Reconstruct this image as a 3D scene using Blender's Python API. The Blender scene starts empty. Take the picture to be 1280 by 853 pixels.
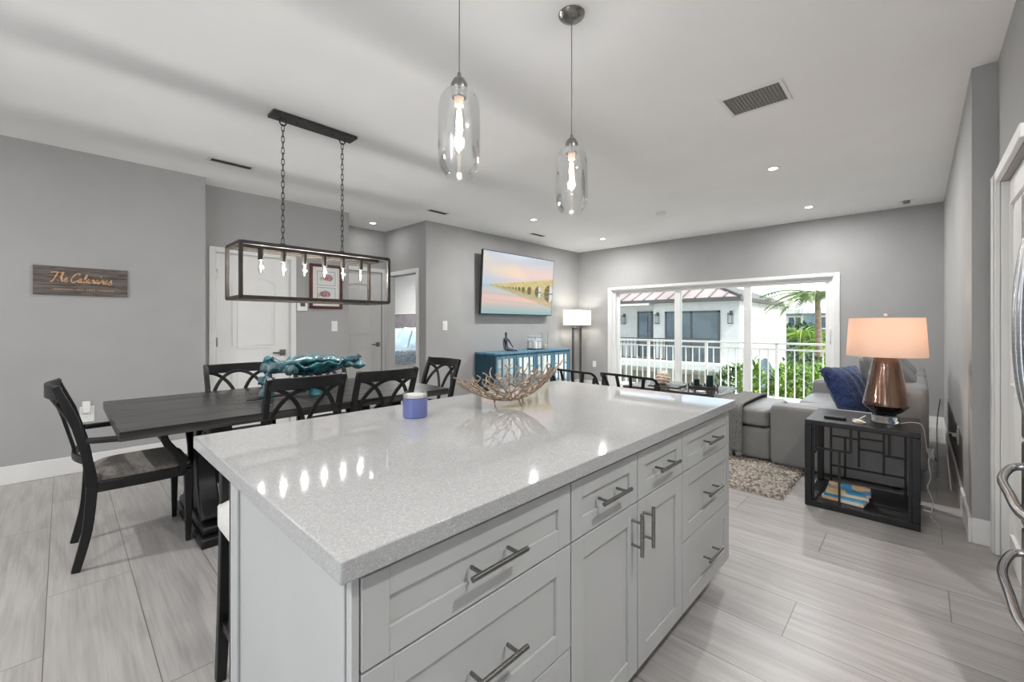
import bpy, math, random
from math import sin, cos, pi, radians, sqrt, atan
from mathutils import Vector, Matrix
random.seed(7)
S = bpy.context.scene
COL = S.collection

# ------------------------------------------------------------------ camera
F_PX = 534.0; HOR = 406.5; EYE = 1.255; CEIL = 2.74
TH = atan(507.5 / F_PX)                      # angle between view axis and the +X vanishing point
cam_d = bpy.data.cameras.new('camera'); cam = bpy.data.objects.new('camera', cam_d); COL.objects.link(cam)
cam.location = (0, 0, EYE); cam.rotation_euler = (pi / 2, 0, TH - pi / 2)
cam_d.sensor_width = 36; cam_d.lens = 36 * F_PX / 1280; cam_d.shift_y = -(426.5 - HOR) / 1280
cam_d.clip_start = 0.05; cam_d.clip_end = 300
S.camera = cam
S.view_settings.view_transform = 'Standard'; S.view_settings.look = 'None'
S.view_settings.exposure = 0.70; S.view_settings.gamma = 1; S.view_settings.use_curve_mapping = False

# ------------------------------------------------------------------ sky
SKY_STRENGTH = 1.7
w = bpy.data.worlds.new('sky'); S.world = w; w.use_nodes = True
nt = w.node_tree; nt.nodes.clear()
out = nt.nodes.new('ShaderNodeOutputWorld'); bg = nt.nodes.new('ShaderNodeBackground'); bg.inputs[1].default_value = SKY_STRENGTH
tc = nt.nodes.new('ShaderNodeTexCoord'); no = nt.nodes.new('ShaderNodeTexNoise'); no.inputs['Scale'].default_value = 4; no.inputs['Detail'].default_value = 6
mp = nt.nodes.new('ShaderNodeMapping'); mp.inputs['Scale'].default_value = (1, 1, 3)
cr = nt.nodes.new('ShaderNodeValToRGB'); cr.color_ramp.elements[0].position = .42; cr.color_ramp.elements[1].position = .60
cr.color_ramp.elements[0].color = (.50, .62, .78, 1); cr.color_ramp.elements[1].color = (.88, .90, .94, 1)
nt.links.new(tc.outputs['Generated'], mp.inputs[0]); nt.links.new(mp.outputs[0], no.inputs['Vector']); nt.links.new(no.outputs['Fac'], cr.inputs[0])
nt.links.new(cr.outputs[0], bg.inputs[0]); nt.links.new(bg.outputs[0], out.inputs[0])

# ------------------------------------------------------------------ sun and lamp strengths
sd = bpy.data.lights.new('sun', 'SUN'); sd.energy = 6.2; sd.angle = radians(12); sd.color = (1, .96, .9)
sun = bpy.data.objects.new('sun', sd); COL.objects.link(sun)
sun.rotation_euler = Vector((.10, .75, -1.0)).to_track_quat('-Z', 'Y').to_euler()
CAN_W = 19.5; BULB_W = 5.0; PEND_W = 4.6; FILL_GLOBE_W = 10.0

# ================================================================== materials
def rgb(*c):
    def f(v):
        v /= 255
        return v / 12.92 if v <= .04045 else ((v + .055) / 1.055) ** 2.4
    return tuple(f(v) for v in c) + (1,)
def mat(name, col, rough=.5, metal=0, noise=None, bump=None, trans=0, ior=1.45, coat=0, emit=None, estr=0, alpha=None, scale3=None, sheen=0, spec=None):
    """noise = (scale, other colour, low, high); bump = (scale, strength)"""
    m = bpy.data.materials.new(name); m.use_nodes = True; n = m.node_tree; b = n.nodes['Principled BSDF']
    b.inputs['Base Color'].default_value = col; b.inputs['Roughness'].default_value = rough; b.inputs['Metallic'].default_value = metal
    b.inputs['Transmission Weight'].default_value = trans; b.inputs['IOR'].default_value = ior; b.inputs['Coat Weight'].default_value = coat
    b.inputs['Sheen Weight'].default_value = sheen
    if spec is not None: b.inputs['Specular IOR Level'].default_value = spec
    if emit: b.inputs['Emission Color'].default_value = emit; b.inputs['Emission Strength'].default_value = estr
    if alpha is not None: b.inputs['Alpha'].default_value = alpha
    if noise or bump:
        t = n.nodes.new('ShaderNodeTexCoord'); mpn = n.nodes.new('ShaderNodeMapping'); n.links.new(t.outputs['Object'], mpn.inputs[0])
        if scale3: mpn.inputs['Scale'].default_value = scale3
    if noise:
        x = n.nodes.new('ShaderNodeTexNoise'); x.inputs['Scale'].default_value = noise[0]; x.inputs['Detail'].default_value = 5
        r = n.nodes.new('ShaderNodeValToRGB'); r.color_ramp.elements[0].position = noise[2]; r.color_ramp.elements[1].position = noise[3]
        r.color_ramp.elements[0].color = col; r.color_ramp.elements[1].color = noise[1]
        n.links.new(mpn.outputs[0], x.inputs['Vector']); n.links.new(x.outputs['Fac'], r.inputs[0]); n.links.new(r.outputs[0], b.inputs['Base Color'])
    if bump:
        x = n.nodes.new('ShaderNodeTexNoise'); x.inputs['Scale'].default_value = bump[0]; x.inputs['Detail'].default_value = 3
        bn = n.nodes.new('ShaderNodeBump'); bn.inputs['Strength'].default_value = bump[1]; bn.inputs['Distance'].default_value = .01
        n.links.new(mpn.outputs[0], x.inputs['Vector']); n.links.new(x.outputs['Fac'], bn.inputs['Height']); n.links.new(bn.outputs[0], b.inputs['Normal'])
    return m
def thin_glass(name, tint=(1, 1, 1, 1), gl=.9):
    m = bpy.data.materials.new(name); m.use_nodes = True; n = m.node_tree; n.nodes.clear()
    o = n.nodes.new('ShaderNodeOutputMaterial'); mx = n.nodes.new('ShaderNodeMixShader'); tr = n.nodes.new('ShaderNodeBsdfTransparent'); g = n.nodes.new('ShaderNodeBsdfGlossy')
    lw = n.nodes.new('ShaderNodeFresnel'); lw.inputs[0].default_value = 1.45; mu = n.nodes.new('ShaderNodeMath'); mu.operation = 'MULTIPLY'; mu.inputs[1].default_value = gl
    tr.inputs[0].default_value = tint; g.inputs['Roughness'].default_value = .02
    n.links.new(lw.outputs[0], mu.inputs[0]); n.links.new(mu.outputs[0], mx.inputs[0]); n.links.new(tr.outputs[0], mx.inputs[1]); n.links.new(g.outputs[0], mx.inputs[2]); n.links.new(mx.outputs[0], o.inputs[0])
    return m
def floor_mat():
    m = bpy.data.materials.new('wood_look_tile'); m.use_nodes = True; n = m.node_tree; b = n.nodes['Principled BSDF']; L = n.links.new
    g = n.nodes.new('ShaderNodeNewGeometry'); sx = n.nodes.new('ShaderNodeSeparateXYZ'); L(g.outputs['Position'], sx.inputs[0])
    def M(op, a, bb=None, c=None):
        k = n.nodes.new('ShaderNodeMath'); k.operation = op
        for i, v in enumerate((a, bb, c)):
            if v is None: continue
            if isinstance(v, (int, float)): k.inputs[i].default_value = v
            else: L(v, k.inputs[i])
        return k.outputs[0]
    xs = M('DIVIDE', M('ADD', sx.outputs[0], .3425), .2925); k = M('FLOOR', xs); fx = M('FRACT', xs)
    ys = M('DIVIDE', M('SUBTRACT', M('SUBTRACT', sx.outputs[1], .9), M('MULTIPLY', k, .5017)), 1.505); ky = M('FLOOR', ys); fy = M('FRACT', ys)
    ex = M('MULTIPLY', M('MINIMUM', fx, M('SUBTRACT', 1, fx)), .2925); ey = M('MULTIPLY', M('MINIMUM', fy, M('SUBTRACT', 1, fy)), 1.505)
    gap = M('LESS_THAN', M('MINIMUM', ex, ey), .0017)
    cid = n.nodes.new('ShaderNodeCombineXYZ'); L(k, cid.inputs[0]); L(ky, cid.inputs[1])
    wn = n.nodes.new('ShaderNodeTexWhiteNoise'); wn.noise_dimensions = '3D'; L(cid.outputs[0], wn.inputs[0])
    # grain: position stretched along Y, offset per plank
    off = n.nodes.new('ShaderNodeVectorMath'); off.operation = 'MULTIPLY_ADD'; off.inputs[1].default_value = (7, 7, 7)
    L(wn.outputs['Color'], off.inputs[0]); L(g.outputs['Position'], off.inputs[2])
    mpn = n.nodes.new('ShaderNodeMapping'); mpn.inputs['Scale'].default_value = (9, 1.0, 1); L(off.outputs[0], mpn.inputs[0])
    x1 = n.nodes.new('ShaderNodeTexNoise'); x1.inputs['Scale'].default_value = 1.1; x1.inputs['Detail'].default_value = 6; x1.inputs['Distortion'].default_value = 1.6; L(mpn.outputs[0], x1.inputs['Vector'])
    mp2 = n.nodes.new('ShaderNodeMapping'); mp2.inputs['Scale'].default_value = (60, 2.0, 1); L(off.outputs[0], mp2.inputs[0])
    x2 = n.nodes.new('ShaderNodeTexNoise'); x2.inputs['Scale'].default_value = 1.6; x2.inputs['Detail'].default_value = 3; L(mp2.outputs[0], x2.inputs['Vector'])
    sm = M('ADD', M('MULTIPLY', x1.outputs['Fac'], .6), M('MULTIPLY', x2.outputs['Fac'], .4))
    r = n.nodes.new('ShaderNodeValToRGB'); r.color_ramp.elements[0].position = .38; r.color_ramp.elements[1].position = .60
    r.color_ramp.elements[0].color = FLOOR_D; r.color_ramp.elements[1].color = FLOOR_L; L(sm, r.inputs[0])
    hs = n.nodes.new('ShaderNodeHueSaturation'); L(r.outputs[0], hs.inputs['Color']); L(M('ADD', .95, M('MULTIPLY', wn.outputs['Value'], .1)), hs.inputs['Value'])
    mx = n.nodes.new('ShaderNodeMix'); mx.data_type = 'RGBA'; L(gap, mx.inputs['Factor']); L(hs.outputs[0], mx.inputs[6]); mx.inputs[7].default_value = rgb(112, 108, 104)
    L(mx.outputs[2], b.inputs['Base Color']); b.inputs['Roughness'].default_value = .33
    bp = n.nodes.new('ShaderNodeBump'); bp.inputs['Strength'].default_value = .12; bp.inputs['Distance'].default_value = .004; L(x2.outputs['Fac'], bp.inputs['Height']); L(bp.outputs[0], b.inputs['Normal'])
    return m
def wood_mat(name, a, bcol, scale3, rough=.45, sc=3.0, plank=None):
    m = bpy.data.materials.new(name); m.use_nodes = True; n = m.node_tree; b = n.nodes['Principled BSDF']; L = n.links.new
    t = n.nodes.new('ShaderNodeTexCoord'); mpn = n.nodes.new('ShaderNodeMapping'); mpn.inputs['Scale'].default_value = scale3; L(t.outputs['Object'], mpn.inputs[0])
    x = n.nodes.new('ShaderNodeTexNoise'); x.inputs['Scale'].default_value = sc; x.inputs['Detail'].default_value = 7; x.inputs['Distortion'].default_value = .8; L(mpn.outputs[0], x.inputs['Vector'])
    r = n.nodes.new('ShaderNodeValToRGB'); r.color_ramp.elements[0].position = .36; r.color_ramp.elements[1].position = .66
    r.color_ramp.elements[0].color = a; r.color_ramp.elements[1].color = bcol; L(x.outputs['Fac'], r.inputs[0]); L(r.outputs[0], b.inputs['Base Color'])
    b.inputs['Roughness'].default_value = rough
    bp = n.nodes.new('ShaderNodeBump'); bp.inputs['Strength'].default_value = .25; bp.inputs['Distance'].default_value = .004; L(x.outputs['Fac'], bp.inputs['Height']); L(bp.outputs[0], b.inputs['Normal'])
    return m
def quartz_mat():
    m = bpy.data.materials.new('speckled_quartz'); m.use_nodes = True; n = m.node_tree; b = n.nodes['Principled BSDF']; L = n.links.new
    t = n.nodes.new('ShaderNodeTexCoord')
    v = n.nodes.new('ShaderNodeTexVoronoi'); v.inputs['Scale'].default_value = 420; L(t.outputs['Object'], v.inputs['Vector'])
    s = n.nodes.new('ShaderNodeSeparateColor'); L(v.outputs['Color'], s.inputs[0])
    r = n.nodes.new('ShaderNodeValToRGB'); e = r.color_ramp.elements
    e[0].position = 0; e[0].color = rgb(162, 162, 160); e[1].position = .09; e[1].color = rgb(176, 176, 175)
    x = e.new(.10); x.color = rgb(176, 176, 175); x = e.new(.80); x.color = rgb(182, 182, 181); x = e.new(.9); x.color = rgb(203, 203, 202); x = e.new(1.0); x.color = rgb(180, 180, 178)
    L(s.outputs[0], r.inputs[0])
    no = n.nodes.new('ShaderNodeTexNoise'); no.inputs['Scale'].default_value = 5; L(t.outputs['Object'], no.inputs['Vector'])
    mx = n.nodes.new('ShaderNodeMix'); mx.data_type = 'RGBA'; mx.blend_type = 'MULTIPLY'; mx.inputs['Factor'].default_value = .08; L(r.outputs[0], mx.inputs[6]); L(no.outputs['Fac'], mx.inputs[7])
    L(mx.outputs[2], b.inputs['Base Color']); b.inputs['Roughness'].default_value = .045; b.inputs['IOR'].default_value = 1.5
    return m
def attr_mat(name, rough=.5, emit=0):
    m = bpy.data.materials.new(name); m.use_nodes = True; n = m.node_tree; b = n.nodes['Principled BSDF']
    a = n.nodes.new('ShaderNodeVertexColor'); a.layer_name = 'picture'
    if emit:
        b.inputs['Base Color'].default_value = (.01, .01, .01, 1); n.links.new(a.outputs[0], b.inputs['Emission Color']); b.inputs['Emission Strength'].default_value = emit
    else: n.links.new(a.outputs[0], b.inputs['Base Color'])
    b.inputs['Roughness'].default_value = rough
    return m
def emis(name, col, st):
    m = bpy.data.materials.new(name); m.use_nodes = True; n = m.node_tree; n.nodes.clear()
    o = n.nodes.new('ShaderNodeOutputMaterial'); e = n.nodes.new('ShaderNodeEmission'); e.inputs[0].default_value = col; e.inputs[1].default_value = st; n.links.new(e.outputs[0], o.inputs[0]); return m
def shade_mat(name, col, emit, st):
    m = bpy.data.materials.new(name); m.use_nodes = True; n = m.node_tree; n.nodes.clear(); L = n.links.new
    o = n.nodes.new('ShaderNodeOutputMaterial'); d = n.nodes.new('ShaderNodeBsdfDiffuse'); t = n.nodes.new('ShaderNodeBsdfTranslucent'); mx = n.nodes.new('ShaderNodeMixShader'); mx.inputs[0].default_value = .5
    wv = n.nodes.new('ShaderNodeTexNoise'); wv.inputs['Scale'].default_value = 120; tcn = n.nodes.new('ShaderNodeTexCoord'); L(tcn.outputs['Object'], wv.inputs['Vector'])
    bp = n.nodes.new('ShaderNodeBump'); bp.inputs['Strength'].default_value = .1; L(wv.outputs['Fac'], bp.inputs['Height']); L(bp.outputs[0], d.inputs['Normal'])
    d.inputs[0].default_value = col; t.inputs[0].default_value = col; L(d.outputs[0], mx.inputs[1]); L(t.outputs[0], mx.inputs[2]); L(mx.outputs[0], o.inputs[0]); return m

FLOOR_D = rgb(160, 156, 153); FLOOR_L = rgb(184, 181, 178)
MT = {}
MT['wall'] = mat('grey_wall_paint', rgb(165, 165, 164), .85, noise=(3, rgb(168, 168, 167), .4, .6), bump=(180, .05))
MT['ceiling'] = mat('white_ceiling_paint', rgb(246, 246, 245), .9, noise=(2, rgb(248, 248, 247), .4, .6))
MT['trim'] = mat('white_trim_paint', rgb(232, 232, 230), .45, noise=(3, rgb(229, 229, 227), .4, .6))
MT['cabinet'] = mat('white_cabinet_lacquer', rgb(190, 191, 189), .38, noise=(3, rgb(187, 188, 186), .4, .6))
MT['toe'] = mat('toe_kick', rgb(150, 145, 140), .6, noise=(3, rgb(140, 135, 130), .4, .6))
MT['quartz'] = quartz_mat(); MT['floor'] = floor_mat()
MT['nickel'] = mat('brushed_nickel', rgb(150, 149, 147), .3, 1, noise=(200, rgb(135, 134, 132), .4, .6))
MT['steel'] = mat('stainless_steel', rgb(190, 190, 190), .22, 1, noise=(2, rgb(180, 180, 180), .4, .6), scale3=(1, 1, 60))
MT['black_wood'] = wood_mat('black_stained_wood', rgb(12, 12, 13), rgb(25, 24, 25), (4, 4, 1), .42)
MT['table_wood'] = wood_mat('charcoal_plank_wood', rgb(22, 22, 23), rgb(76, 73, 71), (.7, 16, 8), .32, 2.4)
MT['bronze'] = wood_mat('bronze_wood_metal', rgb(40, 36, 32), rgb(62, 54, 47), (3, 3, 3), .5)
MT['iron'] = mat('dark_iron', rgb(62, 60, 59), .5, .4, noise=(30, rgb(80, 77, 75), .4, .7))
MT['seat'] = mat('taupe_seat_linen', rgb(140, 133, 126), .95, noise=(70, rgb(112, 106, 100), .4, .65), bump=(300, .4), sheen=.2)
MT['white_leather'] = mat('white_leather', rgb(224, 222, 216), .5, noise=(6, rgb(214, 212, 206), .4, .6), bump=(60, .1))
MT['sofa'] = mat('grey_leather', rgb(140, 140, 139), .36, noise=(4, rgb(124, 124, 123), .35, .65), bump=(90, .15))
MT['sofa_side'] = mat('grey_sofa_fabric', rgb(136, 136, 135), .55, noise=(6, rgb(128, 128, 127), .35, .65), bump=(200, .15))
MT['throw'] = mat('grey_knit_throw', rgb(150, 150, 147), .95, noise=(140, rgb(105, 105, 103), .4, .6), bump=(160, .8))
MT['rug'] = mat('speckled_shag', rgb(196, 188, 178), .95, noise=(45, rgb(120, 110, 100), .38, .62), bump=(90, 1.0))
MT['bluepillow'] = mat('navy_knit', rgb(40, 66, 118), .9, noise=(30, rgb(20, 32, 66), .35, .65), bump=(45, .8), sheen=.3)
MT['bluejar'] = mat('periwinkle_glass_jar', rgb(108, 118, 172), .12, noise=(4, rgb(100, 110, 165), .4, .6), coat=.5)
MT['wax'] = mat('white_wax', rgb(232, 230, 224), .5, noise=(9, rgb(226, 224, 216), .4, .6))
MT['clear'] = thin_glass('clear_thin_glass', (.99, .995, .995, 1), .55); MT['pane'] = thin_glass('window_pane', (.97, .985, .98, 1), .6)
MT['coral'] = mat('champagne_metal', rgb(190, 172, 152), .32, .85, noise=(60, rgb(150, 132, 115), .4, .65))
MT['teal'] = mat('teal_art_glass', rgb(66, 150, 158), .2, noise=(14, rgb(10, 74, 92), .40, .60), coat=.4, trans=.3, bump=(38, .9))
MT['palelglass'] = mat('pale_blue_glass', rgb(150, 180, 184), .14, noise=(20, rgb(70, 130, 146), .42, .62), coat=.6, trans=.55, bump=(40, .6))
MT['driftwood'] = wood_mat('dark_driftwood', rgb(48, 42, 38), rgb(86, 78, 70), (2, 8, 2), .7)
MT['sideboard'] = wood_mat('blue_washed_wood', rgb(70, 116, 140), rgb(104, 148, 170), (6, 6, 1), .5)
MT['sideboard_dark'] = wood_mat('deep_teal_paint', rgb(26, 62, 80), rgb(36, 76, 94), (6, 6, 1), .5)
MT['mirror'] = mat('cabinet_mirror_glass', rgb(205, 210, 210), .08, 1, noise=(4, rgb(190, 196, 198), .4, .6))
MT['figurine'] = mat('pewter_cast', rgb(58, 60, 72), .3, .7, noise=(30, rgb(84, 86, 100), .4, .6))
MT['lampmetal'] = mat('pewter_lamp_frame', rgb(104, 103, 101), .45, .5, noise=(30, rgb(92, 91, 89), .4, .6))
MT['shade_white'] = shade_mat('white_linen_shade', rgb(244, 243, 238), None, 0)
MT['shade_warm'] = shade_mat('blush_linen_shade', rgb(240, 226, 214), None, 0)
MT['mercury'] = mat('bronze_mercury_glass', rgb(122, 92, 74), .16, .55, noise=(7, rgb(66, 50, 44), .36, .64), coat=.8, scale3=(1, 1, .35))
MT['darkglaze'] = mat('dark_bronze_glaze', rgb(26, 26, 28), .12, .4, noise=(7, rgb(40, 36, 34), .4, .6), coat=.6)
MT['crystal'] = mat('clear_crystal', (1, 1, 1, 1), .02, trans=.9, ior=1.5, noise=(5, (.95, .97, 1, 1), .4, .6))
MT['black_plastic'] = mat('black_plastic', rgb(28, 28, 30), .4, noise=(20, rgb(36, 36, 38), .4, .6))
MT['white_plastic'] = mat('white_plastic', rgb(236, 236, 234), .4, noise=(20, rgb(232, 232, 230), .4, .6))
MT['whitecord'] = mat('white_cord', rgb(200, 198, 194), .5, noise=(20, rgb(190, 188, 184), .4, .6))
MT['greencandle'] = mat('dark_green_candle', rgb(20, 62, 50), .5, noise=(20, rgb(14, 48, 38), .4, .6))
MT['shell'] = mat('coral_shell', rgb(214, 184, 158), .8, noise=(30, rgb(236, 226, 212), .4, .6), bump=(60, .8))
MT['grille'] = mat('grey_grille', rgb(128, 127, 124), .6, noise=(90, rgb(138, 137, 134), .4, .6))
MT['slot'] = mat('dark_vent_slot', rgb(84, 83, 81), .7, noise=(90, rgb(96, 95, 93), .4, .6))
MT['frame_red'] = wood_mat('mahogany_frame', rgb(62, 26, 24), rgb(92, 42, 36), (3, 3, 3), .35)
MT['signwood'] = wood_mat('weathered_sign_wood', rgb(76, 70, 67), rgb(116, 106, 100), (2, 2, 16), .8, 3)
MT['signtext'] = mat('tan_cut_letters', rgb(214, 172, 132), .6, noise=(40, rgb(196, 150, 110), .4, .6))
MT['blanket'] = mat('blue_grey_knit_throw', rgb(168, 180, 188), .95, noise=(30, rgb(120, 136, 148), .4, .6), bump=(50, .8))
MT['lightblue'] = mat('pale_blue_velvet', rgb(186, 208, 220), .8, noise=(5, rgb(164, 192, 208), .4, .6), sheen=.3)
MT['linen'] = mat('white_bed_linen', rgb(238, 238, 238), .8, noise=(6, rgb(230, 231, 233), .4, .6), bump=(8, .5))
MT['headboard'] = mat('grey_tufted_headboard', rgb(142, 138, 142), .8, noise=(6, rgb(130, 126, 130), .4, .6), bump=(12, .4))
MT['stucco'] = mat('white_stucco', rgb(198, 199, 196), .9, noise=(4, rgb(193, 194, 190), .4, .6), bump=(60, .3))
MT['stucco_grey'] = mat('blue_grey_stucco', rgb(150, 168, 180), .9, noise=(4, rgb(144, 162, 174), .4, .6), bump=(60, .3))
MT['roof'] = mat('weathered_metal_roof', rgb(124, 112, 110), .7, 0, noise=(.8, rgb(150, 134, 131), .35, .65))
MT['roof_rib'] = mat('roof_seam', rgb(92, 84, 84), .6, 0, noise=(.8, rgb(104, 96, 96), .35, .65))
MT['roof_dark'] = mat('grey_shingle', rgb(80, 78, 77), .9, noise=(3, rgb(100, 98, 96), .4, .6), scale3=(1, 1, 6))
MT['fascia'] = mat('dark_fascia', rgb(74, 72, 71), .6, noise=(3, rgb(82, 80, 78), .4, .6))
MT['roof_white'] = mat('white_metal_roof', rgb(236, 236, 236), .6, noise=(2, rgb(228, 229, 230), .4, .6))
MT['darkglass'] = mat('dark_window_glass', rgb(72, 86, 92), .08, noise=(1.2, rgb(92, 106, 112), .4, .6), coat=.5)
MT['garage'] = mat('taupe_garage_door', rgb(150, 146, 132), .7, noise=(3, rgb(140, 136, 124), .4, .6))
MT['rail'] = mat('white_aluminium_rail', rgb(206, 206, 200), .45, noise=(3, rgb(202, 202, 196), .4, .6))
MT['leaf'] = mat('green_leaves', rgb(66, 104, 26), .55, noise=(2.2, rgb(130, 156, 44), .35, .7))
MT['leaf_dark'] = mat('deep_green_leaves', rgb(30, 58, 20), .55, noise=(2.2, rgb(66, 98, 34), .35, .7))
MT['palmleaf'] = mat('palm_fronds', rgb(52, 78, 40), .55, noise=(2.2, rgb(104, 118, 56), .35, .7))
MT['trunk'] = mat('palm_trunk', rgb(134, 118, 100), .9, noise=(6, rgb(104, 90, 76), .4, .6), bump=(20, .6), scale3=(1, 1, 5))
MT['grass'] = mat('pale_paving_ground', rgb(206, 204, 194), .9, noise=(6, rgb(194, 193, 180), .4, .6))
MT['deck'] = mat('balcony_concrete', rgb(238, 237, 235), .8, noise=(6, rgb(196, 194, 190), .4, .6))
MT['can'] = emis('downlight_glow', (1, .97, .92, 1), 9); MT['filament'] = emis('glowing_filament', (1, .62, .28, 1), 26)
MT['bulbglow'] = emis('amber_bulb_core', (1, .74, .45, 1), 5.5)
MT['fill_globe_glow'] = emis('fill_globe_glow', (1, .96, .9, 1), 3)
MT['screen'] = attr_mat('television_picture', .3, .60); MT['art'] = attr_mat('art_print', .6)

# ================================================================== mesh builder
class MB:
    def __init__(s): s.v = []; s.f = []; s.xf = None
    def add(s, vs, fs):
        o = len(s.v)
        if s.xf is not None: vs = [tuple(s.xf @ Vector(p)) for p in vs]
        s.v += [tuple(p) for p in vs]; s.f += [tuple(i + o for i in f) for f in fs]; return s
    def box(s, x0, x1, y0, y1, z0, z1):
        return s.add([(x0, y0, z0), (x1, y0, z0), (x1, y1, z0), (x0, y1, z0), (x0, y0, z1), (x1, y0, z1), (x1, y1, z1), (x0, y1, z1)],
                     [(0, 3, 2, 1), (4, 5, 6, 7), (0, 1, 5, 4), (1, 2, 6, 5), (2, 3, 7, 6), (3, 0, 4, 7)])
    def ring(s, rings, close=False, cap=True):
        n = len(rings[0]); vs = [p for r in rings for p in r]; fs = []
        m = len(rings)
        for i in range(m if close else m - 1):
            a = i * n; b = ((i + 1) % m) * n
            for j in range(n): k = (j + 1) % n; fs.append((a + j, a + k, b + k, b + j))
        if cap and not close: fs.append(tuple(range(n))[::-1]); fs.append(tuple((m - 1) * n + j for j in range(n)))
        return s.add(vs, fs)
    def sweep(s, pts, sec, up=(0, 0, 1), close=False, cap=True):
        """sec: list of (a,b) or function i->list; a along side, b along up"""
        P = [Vector(p) for p in pts]; n = len(P); R = []; up = Vector(up)
        for i in range(n):
            if close: t = P[(i + 1) % n] - P[i - 1]
            else: t = P[min(i + 1, n - 1)] - P[max(i - 1, 0)]
            t.normalize(); sd_ = t.cross(up)
            if sd_.length < 1e-4: sd_ = t.cross(Vector((1, 0, .01)))
            sd_.normalize(); u = sd_.cross(t)
            c = sec(i) if callable(sec) else sec
            R.append([P[i] + sd_ * a + u * b for a, b in c])
        return s.ring(R, close, cap)
    def bar(s, pts, wd, ht, up=(0, 0, 1), close=False):
        if callable(wd) or callable(ht):
            W = wd if callable(wd) else (lambda i: wd); Hh = ht if callable(ht) else (lambda i: ht)
            return s.sweep(pts, lambda i: [(-W(i) / 2, -Hh(i) / 2), (W(i) / 2, -Hh(i) / 2), (W(i) / 2, Hh(i) / 2), (-W(i) / 2, Hh(i) / 2)], up, close)
        return s.sweep(pts, [(-wd / 2, -ht / 2), (wd / 2, -ht / 2), (wd / 2, ht / 2), (-wd / 2, ht / 2)], up, close)
    def tube(s, pts, r, seg=8, close=False, up=(.13, .21, 1)):
        rf = r if callable(r) else (lambda i: r)
        return s.sweep(pts, lambda i: [(rf(i) * cos(2 * pi * j / seg), rf(i) * sin(2 * pi * j / seg)) for j in range(seg)], up, close)
    def lathe(s, prof, c=(0, 0, 0), seg=24, cap=True):
        R = [[(c[0] + r * cos(2 * pi * j / seg), c[1] + r * sin(2 * pi * j / seg), c[2] + z) for j in range(seg)] for r, z in prof]
        return s.ring(R, False, cap)
    def prism(s, poly, a, b, axis='y'):
        """poly 2D extruded from a to b; axis y: (x,z); axis x: (y,z); axis z: (x,y)"""
        def f(p, t): return {'y': (p[0], t, p[1]), 'x': (t, p[0], p[1]), 'z': (p[0], p[1], t)}[axis]
        return s.ring([[f(p, a) for p in poly], [f(p, b) for p in poly]])
    def puff(s, c, h, e=4, n=8, fn=None):
        vs = []; fs = []; idx = {}
        def key(p):
            k = tuple(round(q, 5) for q in p)
            if k not in idx:
                d = (abs(p[0]) ** e + abs(p[1]) ** e + abs(p[2]) ** e) ** (1 / e)
                q = [p[0] / d, p[1] / d, p[2] / d]
                r = (c[0] + q[0] * h[0], c[1] + q[1] * h[1], c[2] + q[2] * h[2])
                if fn: r = fn(r, q)
                idx[k] = len(vs); vs.append(r)
            return idx[k]
        for ax in range(3):
            for sg in (-1, 1):
                def P(i, j):
                    a = -1 + 2 * i / n; b = -1 + 2 * j / n; p = [0, 0, 0]; p[ax] = sg; p[(ax + 1) % 3] = a; p[(ax + 2) % 3] = b; return p
                for i in range(n):
                    for j in range(n):
                        q = [key(P(i, j)), key(P(i + 1, j)), key(P(i + 1, j + 1)), key(P(i, j + 1))]
                        fs.append(tuple(q if sg > 0 else q[::-1]))
        return s.add(vs, fs)
    def build(s, name, m, parent=None, bev=0, smooth=35, at=None, bseg=2):
        o3 = Vector((0, 0, 0))
        if parent is not None:
            p = parent
            while p is not None: o3 += p.location; p = p.parent
        if at is not None: o3 = Vector(at)
        me = bpy.data.meshes.new(name); me.from_pydata([tuple(Vector(v) - o3) for v in s.v], [], s.f); me.validate()
        o = bpy.data.objects.new(name, me); COL.objects.link(o); me.materials.append(MT[m] if isinstance(m, str) else m)
        if at is not None: o.location = at
        if parent is not None: o.parent = parent
        if smooth:
            me.polygons.foreach_set('use_smooth', [True] * len(me.polygons)); me.set_sharp_from_angle(angle=radians(smooth))
        if bev:
            b = o.modifiers.new('bevel', 'BEVEL'); b.width = bev; b.segments = bseg; b.limit_method = 'ANGLE'; b.angle_limit = radians(40); b.harden_normals = False
        return o
def tag(o, label=None, cat=None, group=None, kind=None):
    if label: o['label'] = label
    if cat: o['category'] = cat
    if group: o['group'] = group
    if kind: o['kind'] = kind
    return o
def thing(name, label, cat, loc=(0, 0, 0), rz=0, group=None, kind=None):
    o = bpy.data.objects.new(name, None); COL.objects.link(o); o.location = loc; o.rotation_euler = (0, 0, rz); o.empty_display_size = .1
    return tag(o, label, cat, group, kind)
def struct(name, mb, m, **k):
    o = mb.build(name, m, **k); o['kind'] = 'structure'; return o
def copy_tree(o, parent=None, loc=None, rz=None, label=None):
    c = o.copy(); COL.objects.link(c); c.parent = parent
    if loc is not None: c.location = loc
    if rz is not None: c.rotation_euler = (0, 0, rz)
    if label: c['label'] = label
    for ch in list(o.children): copy_tree(ch, c)
    return c
def lamp(parent, name, loc, watts, col, size=.03, kind='POINT', spot=None):
    d = bpy.data.lights.new(name, kind); d.energy = watts; d.color = col
    if kind == 'AREA': d.shape = 'DISK'; d.size = size
    else: d.shadow_soft_size = size
    o = bpy.data.objects.new(name, d); COL.objects.link(o); o.parent = parent
    o3 = Vector((0, 0, 0)); p = parent
    while p is not None: o3 += p.location; p = p.parent
    o.location = Vector(loc) - o3; return o
def lerp(a, b, t): return a + (b - a) * t
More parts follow.
